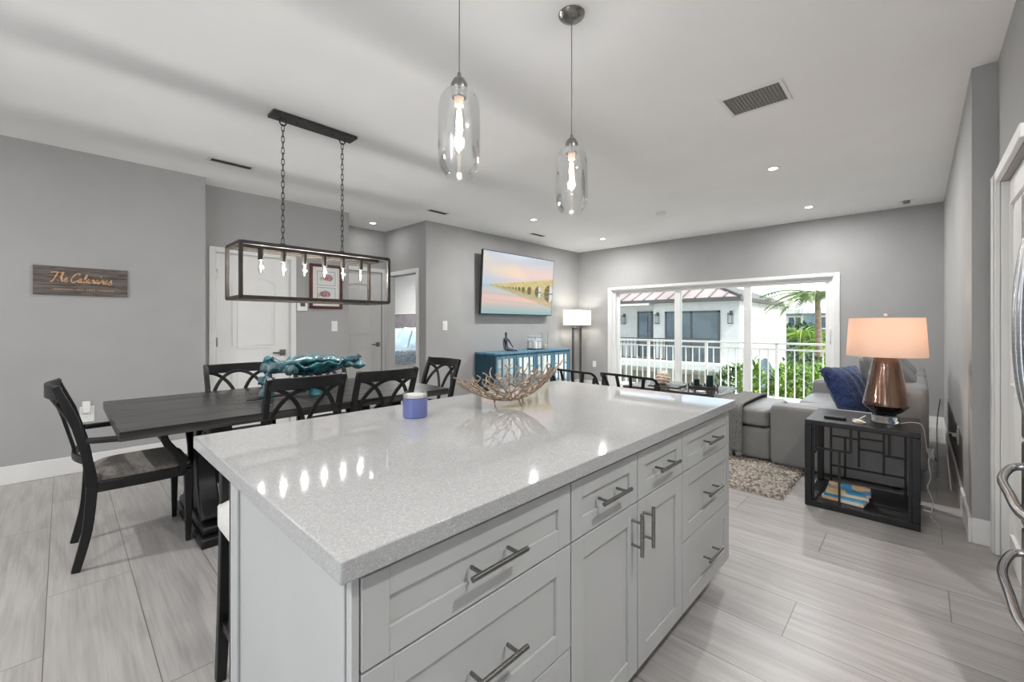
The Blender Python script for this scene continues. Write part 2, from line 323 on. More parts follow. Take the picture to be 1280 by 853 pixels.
def rrect(w, h, r, n=4):
    P = []
    for cx, cy, a0 in ((w / 2 - r, h / 2 - r, 0), (-w / 2 + r, h / 2 - r, 90), (-w / 2 + r, -h / 2 + r, 180), (w / 2 - r, -h / 2 + r, 270)):
        for i in range(n + 1):
            a = radians(a0 + 90 * i / n); P.append((cx + r * cos(a), cy + r * sin(a)))
    return P
def smooth_path(P, n=8):
    P = [Vector(p) for p in P]; R = []
    for i in range(len(P) - 1):
        a = P[max(i - 1, 0)]; b = P[i]; c = P[i + 1]; d = P[min(i + 2, len(P) - 1)]
        for k in range(n):
            t = k / n
            R.append(.5 * ((2 * b) + (c - a) * t + (2 * a - 5 * b + 4 * c - d) * t * t + (3 * b - a - 3 * c + d) * t ** 3))
    R.append(P[-1]); return R

# ================================================================== room shell
YL, YD, YN, YT, XS, XB, YR, XR, YR2 = 5.19, 5.46, 6.17, 5.055, 3.55, 7.30, -.225, 3.62, -.325
BX = -2.6
struct('floor', MB().box(BX, 7.42, -1.25, 5.46, -.15, 0).box(.98, 3.6, 5.46, 6.17, -.15, 0).box(3.6, 7.0, 5.1, 11.7, -.15, 0), 'floor')
struct('ceiling', MB().box(BX, 7.5, -1.3, 6.3, CEIL, CEIL + .2), 'ceiling')
struct('wall_left', MB().box(BX, .99, YL, YL + .45, 0, CEIL), 'wall')
# door wall with an opening for door 1
struct('wall_entry', MB().box(.99, 1.125, YD, YD + .14, 0, CEIL).box(1.885, 2.61, YD, YD + .14, 0, CEIL).box(1.125, 1.885, YD, YD + .14, 2.04, CEIL).box(2.47, 2.61, YD + .14, YN, 0, CEIL), 'wall')
struct('wall_nook', MB().box(2.61, 2.73, YN, YN + .14, 0, CEIL).box(2.73, 3.495, YN, YN + .14, 2.08, CEIL).box(3.495, XS, YN, YN + .14, 0, CEIL), 'wall')
struct('wall_bedroom_side', MB().box(XS, XS + .12, YT, 5.28, 0, CEIL).box(XS, XS + .12, 6.08, 11.7, 0, CEIL).box(XS, XS + .12, 5.28, 6.08, 2.02, CEIL), 'wall')
struct('wall_television', MB().box(XS + .12, XB + .2, YT, YT + .14, 0, CEIL), 'wall')
WY0, WY1, WZ = .84, 4.29, 1.925       # clear opening of the sliding door
struct('wall_back', MB().box(XB, XB + .2, YR - .14, WY0, 0, CEIL).box(XB, XB + .2, WY1, YT, 0, CEIL).box(XB, XB + .2, WY0, WY1, WZ, CEIL), 'wall')
struct('wall_right', MB().box(XR, XB, YR - .14, YR, 0, CEIL), 'wall')
struct('wall_pantry', MB().box(3.5, XR, YR2 - .14, YR2, 0, CEIL).box(2.70, 3.5, YR2 - .14, YR2, 2.03, CEIL).box(2.68, 2.70, -1.2, YR2, 0, CEIL), 'wall')
struct('wall_kitchen', MB().box(BX, 2.70, -1.34, -1.2, 0, CEIL), 'wall')
struct('wall_rear', MB().box(BX - .15, BX, -1.34, -.9, 0, CEIL).box(BX - .15, BX, 1.3, 5.64, 0, CEIL).box(BX - .15, BX, -.9, 1.3, 2.1, CEIL), 'wall')
# bedroom shell
struct('wall_bedroom', MB().box(XS + .12, 6.9, 11.55, 11.7, 0, CEIL).box(6.75, 6.9, YT + .14, 11.55, 0, CEIL), 'trim')
struct('ceiling_bedroom', MB().box(XS, 7.0, 6.3, 11.8, CEIL, CEIL + .2).box(XS + .12, 7.0, YT + .14, 6.3, CEIL - .01, CEIL), 'ceiling')
# baseboards
BH = .145; BT = .015
def base(name, *bx):
    m = MB()
    for b in bx: m.box(*b, 0, BH)
    struct(name, m, 'trim', bev=.004)
base('baseboard_left', (BX, .99 + BT, YL - BT, YL), (.99, .99 + BT, YL, YD))
base('baseboard_entry', (.99 + BT, 1.07, YD - BT, YD), (1.945, 2.61, YD - BT, YD), (2.61, 2.61 + BT, YD, YN))
base('baseboard_television', (XS - BT, XB, YT - BT, YT), (XS - BT, XS, YT, 5.22))
base('baseboard_back', (XB - BT, XB, YR + BT, .77), (XB - BT, XB, 4.36, YT - BT))
base('baseboard_right', (XR - BT, XB, YR, YR + BT), (XR - BT, XR, YR2 + .02, YR))
# door casings
def casing(name, mb): return struct(name, mb, 'trim', bev=.004)
casing('trim_1', MB().box(1.07, 1.125, YD - .02, YD, 0, 2.095).box(1.885, 1.945, YD - .02, YD, 0, 2.095).box(1.125, 1.885, YD - .02, YD, 2.04, 2.095)
       .box(1.125, 1.135, YD, YD + .14, 0, 2.04).box(1.875, 1.885, YD, YD + .14, 0, 2.04).box(1.135, 1.875, YD, YD + .14, 2.032, 2.04))
casing('trim_2', MB().box(2.67, 2.73, YN - .02, YN, 0, 2.14).box(3.495, XS - .001, YN - .02, YN, 0, 2.14).box(2.73, 3.495, YN - .02, YN, 2.08, 2.14))
casing('trim_3', MB().box(XS - .02, XS, 5.22, 5.28, 0, 2.08).box(XS - .02, XS, 6.08, 6.14, 0, 2.08).box(XS - .02, XS, 5.28, 6.08, 2.02, 2.08)
       .box(XS, XS + .12, 5.28, 5.292, 0, 2.02).box(XS, XS + .12, 6.068, 6.08, 0, 2.02))
casing('trim_4', MB().box(3.5, XR, YR2, YR2 + .022, 0, 2.09).box(2.72, 3.5, YR2, YR2 + .022, 2.03, 2.09).box(3.515, 3.60, YR2 + .022, YR2 + .03, 0, 2.075).box(3.49, 3.5, YR2 - .10, YR2, 0, 2.03))

def panel_door(name, x0, x1, yf, z0, z1, face, panels, arch=True, handle_x=None, hz=.93, hinge_x=None):
    """door in an XZ plane; face = -1 looks towards -Y"""
    m = MB().box(x0, x1, yf, yf + .04, z0, z1) if face < 0 else MB().box(x0, x1, yf - .04, yf, z0, z1)
    d = struct(name, m, 'trim', bev=.002, at=((x0 + x1) / 2, yf, z0))
    s = face
    for (a, b, c, e, ar) in panels:
        pts = []
        if ar:
            n = 12
            for i in range(n + 1):
                t = i / n; pts.append((lerp(a, b, t), e - .07 + .07 * sin(pi * t) ** .8 if 0 < t < 1 else e - .07))
            pts = [(b, c)] + pts[::-1]; pts = pts + [(a, c)]
        else: pts = [(b, c), (b, e), (a, e), (a, c)]
        mm = MB().bar([(p[0], yf + s * .003, p[1]) for p in pts], .014, .022, up=(0, 1, 0), close=True)
        mm.build('panel_moulding', 'trim', d)
        inn = .045
        q = [(min(max(p[0], a + inn), b - inn), min(max(p[1], c + inn), e - inn if not ar else p[1] - inn)) for p in pts]
        MB().prism(q, yf, yf + s * .006, 'y').build('raised_panel', 'trim', d, bev=.004)
    if handle_x is not None:
        sg = -1 if handle_x > (x0 + x1) / 2 else 1
        h = MB().box(handle_x - .032, handle_x + .032, yf + s * .012, yf, hz - .035, hz + .035).box(handle_x - .012, handle_x + .012, yf + s * .05, yf, hz - .012, hz + .012)
        h.box(*sorted((handle_x, handle_x + sg * .12)), *sorted((yf + s * .04, yf + s * .055)), hz - .01, hz + .01)
        h.build('lever_handle', 'nickel', d, bev=.003)
    if hinge_x is not None:
        for z in (z0 + .25, (z0 + z1) / 2 + .05, z1 - .22):
            MB().box(hinge_x - .01, hinge_x + .01, yf + s * .008, yf + s * .001, z - .05, z + .05).build('hinge', 'nickel', d, bev=.002)
    return d
panel_door('door_1', 1.138, 1.872, YD + .01, .01, 2.03, -1, [(1.29, 1.72, 1.03, 1.80, True), (1.29, 1.72, .16, .84, False)], handle_x=1.80, hz=.93, hinge_x=1.141)
panel_door('door_2', 2.74, 3.485, YN + .01, .01, 2.075, -1, [(2.88, 3.345, 1.14, 1.90, True), (2.88, 3.345, .18, .92, False)], handle_x=3.425, hz=.95)
panel_door('door_3', 2.71, 3.488, YR2 - .03, .01, 2.025, 1, [(2.85, 3.35, 1.1, 1.88, False), (2.85, 3.35, .18, .95, False)])

# ------------------------------------------------------------------ sliding glass door (window_1)
win = struct('window_1', MB().box(XB + .05, XB + .17, WY0, WY0 + .05, .035, WZ - .03).box(XB + .05, XB + .17, WY1 - .05, WY1, .035, WZ - .03).box(XB + .05, XB + .17, WY0, WY1, WZ - .03, WZ).box(XB, XB + .19, WY0, WY1, 0, .035), 'trim', bev=.004)
MB().box(XB - .02, XB, .77, WY0, 0, 1.975).box(XB - .02, XB, WY1, 4.36, 0, 1.975).box(XB - .02, XB, WY0, WY1, WZ, 1.975).build('casing', 'trim', win, bev=.004)
MB().box(XB - .001, XB + .05, WY0, WY0 + .012, 0, WZ).box(XB - .001, XB + .05, WY1 - .012, WY1, 0, WZ).box(XB - .001, XB + .05, WY0, WY1, WZ - .012, WZ).build('jamb_lining', 'trim', win)
for (a, b, xo) in ((WY0 + .05, 1.985, .07), (1.885, 3.10, .10), (2.99, WY1 - .05, .13)):
    x0 = XB + xo; fr = MB(); st = .055 if a < 1.9 else .05
    L_ = a; R_ = b
    fr.box(x0, x0 + .03, L_, L_ + (.05 if a < .95 else .1), 0.035, WZ - .025).box(x0, x0 + .03, R_ - (.05 if b > 4.2 else .1), R_, .035, WZ - .025).box(x0, x0 + .03, L_ + (.05 if a < .95 else .1), R_ - (.05 if b > 4.2 else .1), WZ - .07, WZ - .025).box(x0, x0 + .03, L_ + (.05 if a < .95 else .1), R_ - (.05 if b > 4.2 else .1), .035, .12)
    f_ = fr.build('sash', 'trim', win, bev=.003)
    MB().box(x0 + .012, x0 + .018, L_ + .04, R_ - .04, .11, WZ - .065).build('glass_pane', 'pane', f_, smooth=0)
MB().tube([(XB + .05, .885, 1.0), (XB + .02, .885, 1.02), (XB + .02, .885, 1.2), (XB + .05, .885, 1.22)], .008).build('pull_handle', 'white_plastic', win)

# ================================================================== kitchen island
ZC = .8875; CT = .039
isl_x0, isl_x1, isl_y0, isl_y1 = .297, 2.274, .648, 1.734
YC = .675
top = MB().box(isl_x0, isl_x1, isl_y0, isl_y1, ZC - CT, ZC).build('island_countertop', 'quartz', bev=.003, at=(1.285, 1.19, ZC - CT))
tag(top, 'speckled white quartz countertop slab covering the kitchen island', 'countertop')
isl = thing('kitchen_island', 'white shaker kitchen island with drawers, two doors and bar handles', 'kitchen island', (1.3, 1.03, 0))
CB0, CB1 = .325, 2.262; YB = 1.40; YF = YC + .02; ZT = ZC - CT - .0005
MB().box(CB0 + .02, CB1 - .02, YF, YB, .10, ZT).build('carcass', 'cabinet', isl, bev=.002)
MB().box(CB0 + .03, CB1 - .08, YF + .075, YB - .05, 0, .10).build('toe_kick', 'toe', isl)
def shaker(y, x0, x1, z0, z1, rail=.06, face=-1):
    """shaker front in XZ plane, front at y facing -Y"""
    m = MB(); t = .02; rc = .008
    m.box(x0, x1, y + rc, y + t, z0, z1)
    m.box(x0, x0 + rail, y, y + rc, z0, z1).box(x1 - rail, x1, y, y + rc, z0, z1).box(x0 + rail, x1 - rail, y, y + rc, z0, z0 + rail).box(x0 + rail, x1 - rail, y, y + rc, z1 - rail, z1)
    return m
def hbar(x0, x1, y, z, vert=False, parent=None, zz=None):
    m = MB()
    if vert:
        m.tube([(x0, y, z), (x0, y, zz)], .006, 12)
        for q in (z + .028, zz - .028): m.tube([(x0, y, q), (x0, y + .037, q)], .0045, 10, up=(0, .3, 1))
    else:
        m.tube([(x0, y, z), (x1, y, z)], .006, 12)
        for q in (x0 + .028, x1 - .028): m.tube([(q, y, z), (q, y + .037, z)], .0045, 10)
    return m.build('bar_handle', 'nickel', parent)
g_ = .0025
def drawer(x0, x1, z0, z1, hw=.15, rail=.052):
    d = shaker(YC, x0 + g_, x1 - g_, z0 + g_, z1 - g_, rail).build('drawer_front', 'cabinet', isl, bev=.0012)
    cx = (x0 + x1) / 2; hbar(cx - hw / 2, cx + hw / 2, YC - .036, (z0 + z1) / 2, parent=d)
def cdoor(x0, x1, z0, z1, hx):
    d = shaker(YC, x0 + g_, x1 - g_, z0 + g_, z1 - g_, .06).build('door', 'cabinet', isl, bev=.0012)
    hbar(hx, hx, YC - .036, z1 - .155, True, d, z1 - .02)
c0, c1, c2, c3, c4 = .343, .940, 1.316, 1.688, 2.264
zt, z1_, z2_, zb = .832, .668, .390, .105
for (a, b) in ((c0, c1), (c3, c4)):
    drawer(a, b, z1_, zt, .165, .052); drawer(a, b, z2_, z1_, .165, .06); drawer(a, b, zb, z2_, .165, .06)
drawer(c1, c2, z1_, zt, .16, .052); drawer(c2, c3, z1_, zt, .16, .052)
cdoor(c1, c2, zb, z1_, c2 - .04); cdoor(c2, c3, zb, z1_, c2 + .04)
# end panels (shaker) on the two short sides
def endp(xa, xb, inner):
    m = MB(); r = .075; m.box(xa, xb, YF + .0, YB, 0.0, ZT) if False else None
    y0, y1 = YF + .004, YB + .012
    lo, hi = (xa, xa + .008) if inner > 0 else (xb - .008, xb)
    m.box(xa + (.008 if inner > 0 else 0), xb - (0 if inner > 0 else .008), y0, y1, (0 if inner > 0 else .10), ZT)
    zb0 = 0 if inner > 0 else .10
    m.box(lo, hi, y0, y0 + .02, zb0, ZT).box(lo, hi, y1 - r, y1, zb0, ZT).box(lo, hi, y0 + .02, y1 - r, zb0, .16)
    return m
endp(CB0, CB0 + .022, 1).build('end_panel', 'cabinet', isl, bev=.002); endp(CB1 - .022, CB1 - .002, -1).build('end_panel', 'cabinet', isl, bev=.002)
MB().box(CB0 + .004, CB0 + .0175, YC + .004, YF + .003, 0.0, ZT).build('corner_post', 'cabinet', isl, bev=.001)
MB().box(CB0, CB1, YB, YB + .012, 0, ZT).build('back_panel', 'cabinet', isl)

# bar stool tucked under the overhang
def rounded_seat(hw0, hw1, y0, y1, z0, z1, crown=.02, nx=12, ny=12, e=.12):
    """trapezoid cushion, y0 back (half width hw0), y1 front (half width hw1)"""
    m = MB(); V = []; Fc = []
    def P(s, t, z): # superellipse-ish corners
        k = (abs(s) ** 8 + abs(t) ** 8) ** (1 / 8) if (s or t) else 1
        mx_ = max(abs(s), abs(t), 1e-6); f = mx_ / k if k > 0 else 1
        s2, t2 = s * f, t * f
        hw = lerp(hw0, hw1, (t2 + 1) / 2); return (s2 * hw, lerp(y0, y1, (t2 + 1) / 2), z)
    for j in range(ny + 1):
        for i in range(nx + 1):
            s = -1 + 2 * i / nx; t = -1 + 2 * j / ny
            z = z1 + crown * (1 - s ** 2) * (1 - t ** 2) - .02 * (max(abs(s), abs(t)) ** 10)
            V.append(P(s, t, z))
    for j in range(ny):
        for i in range(nx): a = j * (nx + 1) + i; Fc.append((a, a + 1, a + nx + 2, a + nx + 1))
    per = [j for j in range(nx + 1)] + [(j + 1) * (nx + 1) - 1 for j in range(1, ny + 1)] + [ny * (nx + 1) + i for i in range(nx - 1, -1, -1)] + [j * (nx + 1) for j in range(ny - 1, 0, -1)]
    o = len(V)
    for k in per: V.append((V[k][0], V[k][1], z0))
    n = len(per)
    for q in range(n): a, b = per[q], per[(q + 1) % n]; Fc.append((b, a, o + q, o + (q + 1) % n))
    Fc.append(tuple(o + q for q in range(n))[::-1])
    return m.add(V, Fc)
st = thing('bar_stool', 'white cushioned bar stool with dark legs under the near end of the island', 'bar stool', (0, 0, 0))
m = rounded_seat(.20, .20, -.19, .17, .575, .655, .015); m.build('seat', 'white_leather', st, smooth=60)
for sx in (-1, 1):
    MB().bar([(sx * .165, -.15, .0), (sx * .155, -.13, .3), (sx * .15, -.125, .60)], .034, lambda i: (.03, .036, .04)[i], up=(1, 0, 0)).build('leg', 'black_wood', st, bev=.003)
    MB().bar([(sx * .175, .19, .0), (sx * .168, .165, .3), (sx * .165, .15, .60), (sx * .165, .17, .80)], .034, lambda i: (.03, .038, .04, .03)[i], up=(1, 0, 0)).build('leg', 'black_wood', st, bev=.003)
    MB().bar([(sx * .16, -.14, .19), (sx * .168, .172, .21)], .02, .03).build('stretcher', 'black_wood', st, bev=.002)
MB().bar([(-.16, -.14, .26), (.16, -.14, .26)], .02, .03).build('footrest', 'black_wood', st, bev=.002)
MB().bar([(-.16, .17, .21), (.16, .17, .21)], .02, .03).build('rear_stretcher', 'black_wood', st, bev=.002)
MB().bar([(-.165, .17, .79), (0, .185, .79), (.165, .17, .79)], .02, .05).build('back_rail', 'black_wood', st, bev=.003)
st.location = (.560, 1.60, 0)

# candle jar on the island
cj = thing('candle_jar', 'periwinkle blue candle jar with white wax on the island countertop', 'candle', (.975, 1.462, ZC))
MB().lathe([(.001, 0), (.046, 0), (.049, .004), (.049, .078)], cj.location, 32).build('jar_body', 'bluejar', cj)
MB().lathe([(.049, .078), (.049, .098), (.046, .098), (.046, .080)], cj.location, 32, cap=False).build('glass_rim', 'clear', cj)
MB().lathe([(.001, .079), (.0455, .079), (.0455, .090), (.001, .088)], cj.location, 32).build('wax', 'wax', cj)

# coral bowl
def coral_bowl():
    rnd = random.Random(3); c = Vector((1.40, 1.36, ZC)); t = thing('coral_bowl', 'champagne metal openwork bowl of coral branches on the island countertop', 'bowl', tuple(c))
    A, Bx, Hh = .228, .19, .118
    ax = Vector((.689, -.725, 0)); ay = Vector((.725, .689, 0))
    def S_(th, r, dz=0):   # r 0..1 from the base to the rim
        z = .026 + Hh * (r ** 2.0) * (1 + .30 * cos(th)) + dz
        return c + ax * (A * (r ** .95) * cos(th) * 1.02) + ay * (Bx * (r ** .95) * sin(th)) + Vector((0, 0, z))
    m = MB(); levels = [.12, .27, .40, .52, .64, .76, .88, .99]; cnt = [8, 14, 20, 26, 31, 36, 42, 50]
    nodes = []
    for k, (r, n) in enumerate(zip(levels, cnt)):
        nodes.append([(2 * pi * (i + rnd.uniform(-.28, .28)) / n, r + rnd.uniform(-.03, .03) + (rnd.uniform(-.06, .10) if k == 7 else 0)) for i in range(n)])
    def dist(a, b): return abs((a - b + pi) % (2 * pi) - pi)
    def link(p, q, ra, rb):
        d = (q[0] - p[0] + pi) % (2 * pi) - pi; bend = rnd.uniform(-.09, .09); pts = []
        for i in range(6):
            s = i / 5; pts.append(S_(p[0] + d * s + bend * sin(pi * s), lerp(p[1], q[1], s)))
        m.tube(pts, lambda i: lerp(ra, rb, i / 5), 6)
    for k in range(1, 8):
        for q in nodes[k]:
            pr = sorted(nodes[k - 1], key=lambda p: dist(p[0], q[0]))
            ra = lerp(.0046, .0036, k / 8); link(pr[0], q, ra, ra - .0003)
            if k < 7 and rnd.random() < .5: link(pr[1], q, ra - .0004, ra - .0006)
    for i in range(7): link(nodes[0][i], nodes[0][(i + 1) % 7], .004, .004)
    m.build('branch_basket', 'coral', t, smooth=80)
    for a in (0.5, 2.2, 3.9, 5.4):
        p = S_(a, .32); MB().tube([p, p + Vector((.012 * cos(a), .012 * sin(a), 0)) - Vector((0, 0, p.z - ZC - .012)), (p.x + .016 * cos(a), p.y + .016 * sin(a), ZC + .002)], .0034, 8).build('foot', 'coral', t, smooth=80)
coral_bowl()

# ================================================================== dining set
ZTB = .755
dt = thing('dining_table', 'long charcoal plank trestle dining table with carved pedestals', 'table', (1.145, 3.28, 0))
tx0, tx1, ty0, ty1 = .182, 2.115, 2.70, 3.865
tm = MB(); n = 5
for i in range(n):
    a = lerp(ty0, ty1, i / n); b = lerp(ty0, ty1, (i + 1) / n); tm.box(tx0, tx1, a + (.0015 if i else 0), b - (.0015 if i < n - 1 else 0), ZTB - .048, ZTB)
tm.box(tx0 + .01, tx1 - .01, ty0 + .01, ty1 - .01, ZTB - .046, ZTB - .006); tm.build('tabletop', 'table_wood', dt, bev=.003)
for xp in (.605, 1.69):
    cyy = 3.28
    f_ = MB().box(xp - .075, xp + .075, 2.885, 3.675, 0.0, .055).build('foot', 'black_wood', dt, bev=.012)
    MB().box(xp - .06, xp + .06, 2.925, 3.635, .055, .105).build('foot_moulding', 'black_wood', f_, bev=.015)
    MB().box(xp - .055, xp + .055, 2.80, 3.76, ZTB - .105, ZTB - .049).build('top_beam', 'black_wood', dt, bev=.008)
    for sg in (-1, 1):
        pts = smooth_path([(xp, cyy + sg * .27, .105), (xp, cyy + sg * .17, .20), (xp, cyy + sg * .11, .32), (xp, cyy + sg * .13, .46), (xp, cyy + sg * .23, .58), (xp, cyy + sg * .33, .655)], 6)
        MB().bar(pts, .10, lambda i: .055 + .03 * sin(i / 5), up=(0, 1, .01)).build('scroll_support', 'black_wood', dt, bev=.008)
    MB().box(xp - .035, xp + .035, cyy - .05, cyy + .05, .105, ZTB - .10).build('center_post', 'black_wood', dt, bev=.006)
MB().box(.64, 1.655, 3.25, 3.31, .24, .32).build('stretcher', 'black_wood', dt, bev=.006)

def by(z):
    P = [(0, -.255), (.2, -.212), (.42, -.195), (.6, -.218), (.78, -.262), (.95, -.325)]
    for i in range(len(P) - 1):
        if z <= P[i + 1][0]:
            t = (z - P[i][0]) / (P[i + 1][0] - P[i][0]); t = max(t, 0); return lerp(P[i][1], P[i + 1][1], t)
    return P[-1][1]
def bsurf(x, z, hw=.215): return (x, by(z) - .045 * (1 - (x / hw) ** 2), z)
def make_chair(arms, label):
    t = thing('dining_armchair' if arms else 'dining_chair', label, 'chair', (0, 0, 0), 0, None if arms else 'side chairs around the dining table')
    hw = .215
    for sx in (-1, 1):
        pts = smooth_path([(sx * hw, by(0) - .0, 0), (sx * hw, -.212, .2), (sx * hw, -.195, .42)], 5)
        MB().bar(pts, .030, lambda i: .034 + .012 * i / 10, up=(0, 1, 0)).build('leg', 'black_wood', t, bev=.003)
        MB().bar([(sx * hw, -.195 - 0, .42), (sx * hw, -.203, .5), (sx * hw, -.218, .6), (sx * hw, -.262, .78), (sx * hw, -.325, .95)], .030, lambda i: (.046, .044, .04, .036, .03)[i], up=(0, 1, 0)).build('back_post', 'black_wood', t, bev=.003)
        MB().bar([(sx * .225, .205, 0), (sx * .225, .205, .42)], lambda i: (.024, .042)[i], lambda i: (.024, .042)[i], up=(0, 1, 0)).build('leg', 'black_wood', t, bev=.003)
    rows = [bsurf(x, .915) for x in [(-1 + i / 8) * hw for i in range(17)]]
    MB().bar(rows, .022, .07).build('crest_rail', 'black_wood', t, bev=.004)
    MB().bar([bsurf(x, .555) for x in [(-1 + i / 8) * (hw - .01) for i in range(17)]], .02, .035).build('lower_rail', 'black_wood', t, bev=.003)
    zb_ = .565; hh = .325; m = MB()
    cvs = [[(hw * -cos(pi * i / 24) * .97, zb_ + hh * sin(pi * i / 24)) for i in range(25)]]
    for sx in (-1, 1): cvs.append([(sx * hw * (1 - sin(pi / 2 * i / 14) * .985), zb_ + hh * cos(pi / 2 * i / 14)) for i in range(15)])
    for k, cv in enumerate(cvs):
        m.bar([Vector(bsurf(x, z)) + Vector((0, .002 * k, 0)) for x, z in cv], .024, .014, up=(0, 1, 0))
    m.build('lattice_arches', 'black_wood', t, bev=.002)
    fr = MB().box(-.225, .225, .19, .225, .385, .44).box(-.215, .215, -.21, -.185, .385, .44)
    for sx in (-1, 1): fr.bar([(sx * .215, -.19, .4125), (sx * .228, .0, .4125), (sx * .225, .2, .4125)], .024, .055)
    fr.build('seat_frame', 'black_wood', t, bev=.004)
    rounded_seat(.205, .228, -.185, .225, .435, .475, .02).build('seat_cushion', 'seat', t, smooth=60)
    if arms:
        for sx in (-1, 1):
            MB().bar(smooth_path([(sx * .22, -.215, .66), (sx * .255, -.08, .655), (sx * .265, .06, .655), (sx * .255, .115, .65)], 5), .042, .026).build('armrest', 'black_wood', t, bev=.006)
            MB().bar(smooth_path([(sx * .256, .085, .655), (sx * .256, .10, .60), (sx * .25, .15, .52), (sx * .238, .175, .455), (sx * .236, .18, .40)], 5), .026, .036, up=(0, 1, 0)).build('arm_support', 'black_wood', t, bev=.005)
    return t
ch = make_chair(False, 'side chair nearest the candle jar end of the table')
chairs = [((1.015, 2.965), 0, 'dark lattice-back side chair, left of the two with backs to the island'),
          ((1.54, 2.945), 0, 'dark lattice-back side chair right behind the blue candle jar'),
          ((.965, 3.60), pi, 'dark lattice-back side chair in front of the hinged white door'),
          ((1.595, 3.60), pi, 'dark lattice-back side chair mostly hidden behind the teal glass bowl'),
          ((2.10, 3.165), pi / 2, 'dark lattice-back chair at the far end of the dining table, near the bedroom doorway')]
for i, (p, rz, lb) in enumerate(chairs):
    if i == 0: ch.location = (*p, 0); ch['label'] = lb
    else: copy_tree(ch, None, (*p, 0), rz, lb)
ac = make_chair(True, 'dark armchair with taupe seat at the left end of the dining table'); ac.location = (.30, 3.31, 0); ac.rotation_euler = (0, 0, -pi / 2)

# teal glass sculpture bowl on the table
def teal_bowl():
    c = (1.27, 3.22, ZTB); rnd = random.Random(5)
    t = thing('glass_sculpture_bowl', 'wavy teal art glass bowl draped over driftwood on the dining table', 'bowl', c)
    m = MB(); nu, nv = 48, 12; V = []
    for j in range(nv + 1):
        r = j / nv
        for i in range(nu):
            a = 2 * pi * i / nu
            rx = .32 * (1 + .05 * sin(5 * a)); ry = .17 * (1 + .06 * cos(4 * a))
            if cos(a) > 0: rx *= 1.0 + .18 * cos(a) ** 6
            x = rx * r * cos(a); y = ry * r * sin(a)
            z = .135 + .105 * r ** 2.2 + .016 * (1 - .7 * max(cos(a), 0)) * r * sin(9 * a + 3 * r) + .012 * r * sin(17 * a) + .02 * r * r * cos(2 * a + .4)
            if cos(a) > .7: z -= .01 * r ** 3
            V.append((c[0] + x, c[1] + y, c[2] + z))
    Fc = []
    for j in range(nv):
        for i in range(nu): k = (i + 1) % nu; Fc.append((j * nu + i, j * nu + k, (j + 1) * nu + k, (j + 1) * nu + i))
    m.add(V, Fc); o = m.build('glass_body', 'teal', t, smooth=180)
    sl = o.modifiers.new('thickness', 'SOLIDIFY'); sl.thickness = .014
    # folded back ridge
    m = MB(); pts = smooth_path([(c[0] - .22, c[1] + .05, c[2] + .19), (c[0] - .1, c[1] + .02, c[2] + .245), (c[0] + .02, c[1] + .03, c[2] + .25), (c[0] + .16, c[1] + .03, c[2] + .232), (c[0] + .27, c[1], c[2] + .20), (c[0] + .37, c[1] - .01, c[2] + .19)], 8)
    n_ = len(pts)
    m.sweep(pts, lambda i: [(a_ * (.4 + .6 * sin(pi * min(max(i / n_, .08), .98)) ** .6) * (1 + .1 * sin(i * 1.3)), b_ * (1 + .25 * sin(i * .9))) for a_, b_ in [(.13 * cos(2 * pi * j / 20) * (1 + .08 * sin(3 * j)), .032 * sin(2 * pi * j / 20)) for j in range(20)]])
    m.build('glass_fold', 'teal', t, smooth=180)
    for (dx, dy, dz, r) in ((-.30, -.03, .205, .048), (-.245, -.07, .215, .045), (-.20, -.12, .195, .040), (-.33, -.06, .125, .040), (-.34, -.10, .045, .036), (-.27, .03, .215, .045)):
        MB().puff((c[0] + dx, c[1] + dy, c[2] + dz), (r * 1.1, r, r * .8), 2, 10, lambda p, q: (p[0] + .012 * sin(7 * q[1] + 3 * q[2]), p[1], p[2] + .008 * sin(8 * q[0]))).build('glass_drop', 'palelglass', t, smooth=180)
    MB().tube(smooth_path([(c[0] - .34, c[1] - .09, c[2] + .05), (c[0] - .335, c[1] - .06, c[2] + .12), (c[0] - .30, c[1] - .03, c[2] + .19)], 5), .018, 8).build('glass_drip', 'palelglass', t, smooth=180)
    MB().lathe([(.001, .0), (.085, .0), (.078, .02), (.055, .05), (.03, .075), (.001, .078)], (c[0] + .03, c[1] - .03, c[2]), 20).build('glass_foot', 'teal', t, smooth=60)
    MB().lathe([(.001, .07), (.045, .072), (.06, .085), (.05, .10), (.001, .15)], (c[0] + .03, c[1] - .03, c[2]), 14).build('driftwood_core', 'driftwood', t, smooth=60)
    MB().tube(smooth_path([(c[0] - .45, c[1] - .08, c[2] + .012), (c[0] - .3, c[1] - .06, c[2] + .016), (c[0] - .1, c[1] - .03, c[2] + .03), (c[0] + .03, c[1] - .03, c[2] + .08)], 6), lambda i: .006 + .0007 * i, 8).build('driftwood_branch', 'driftwood', t, smooth=60)
teal_bowl()

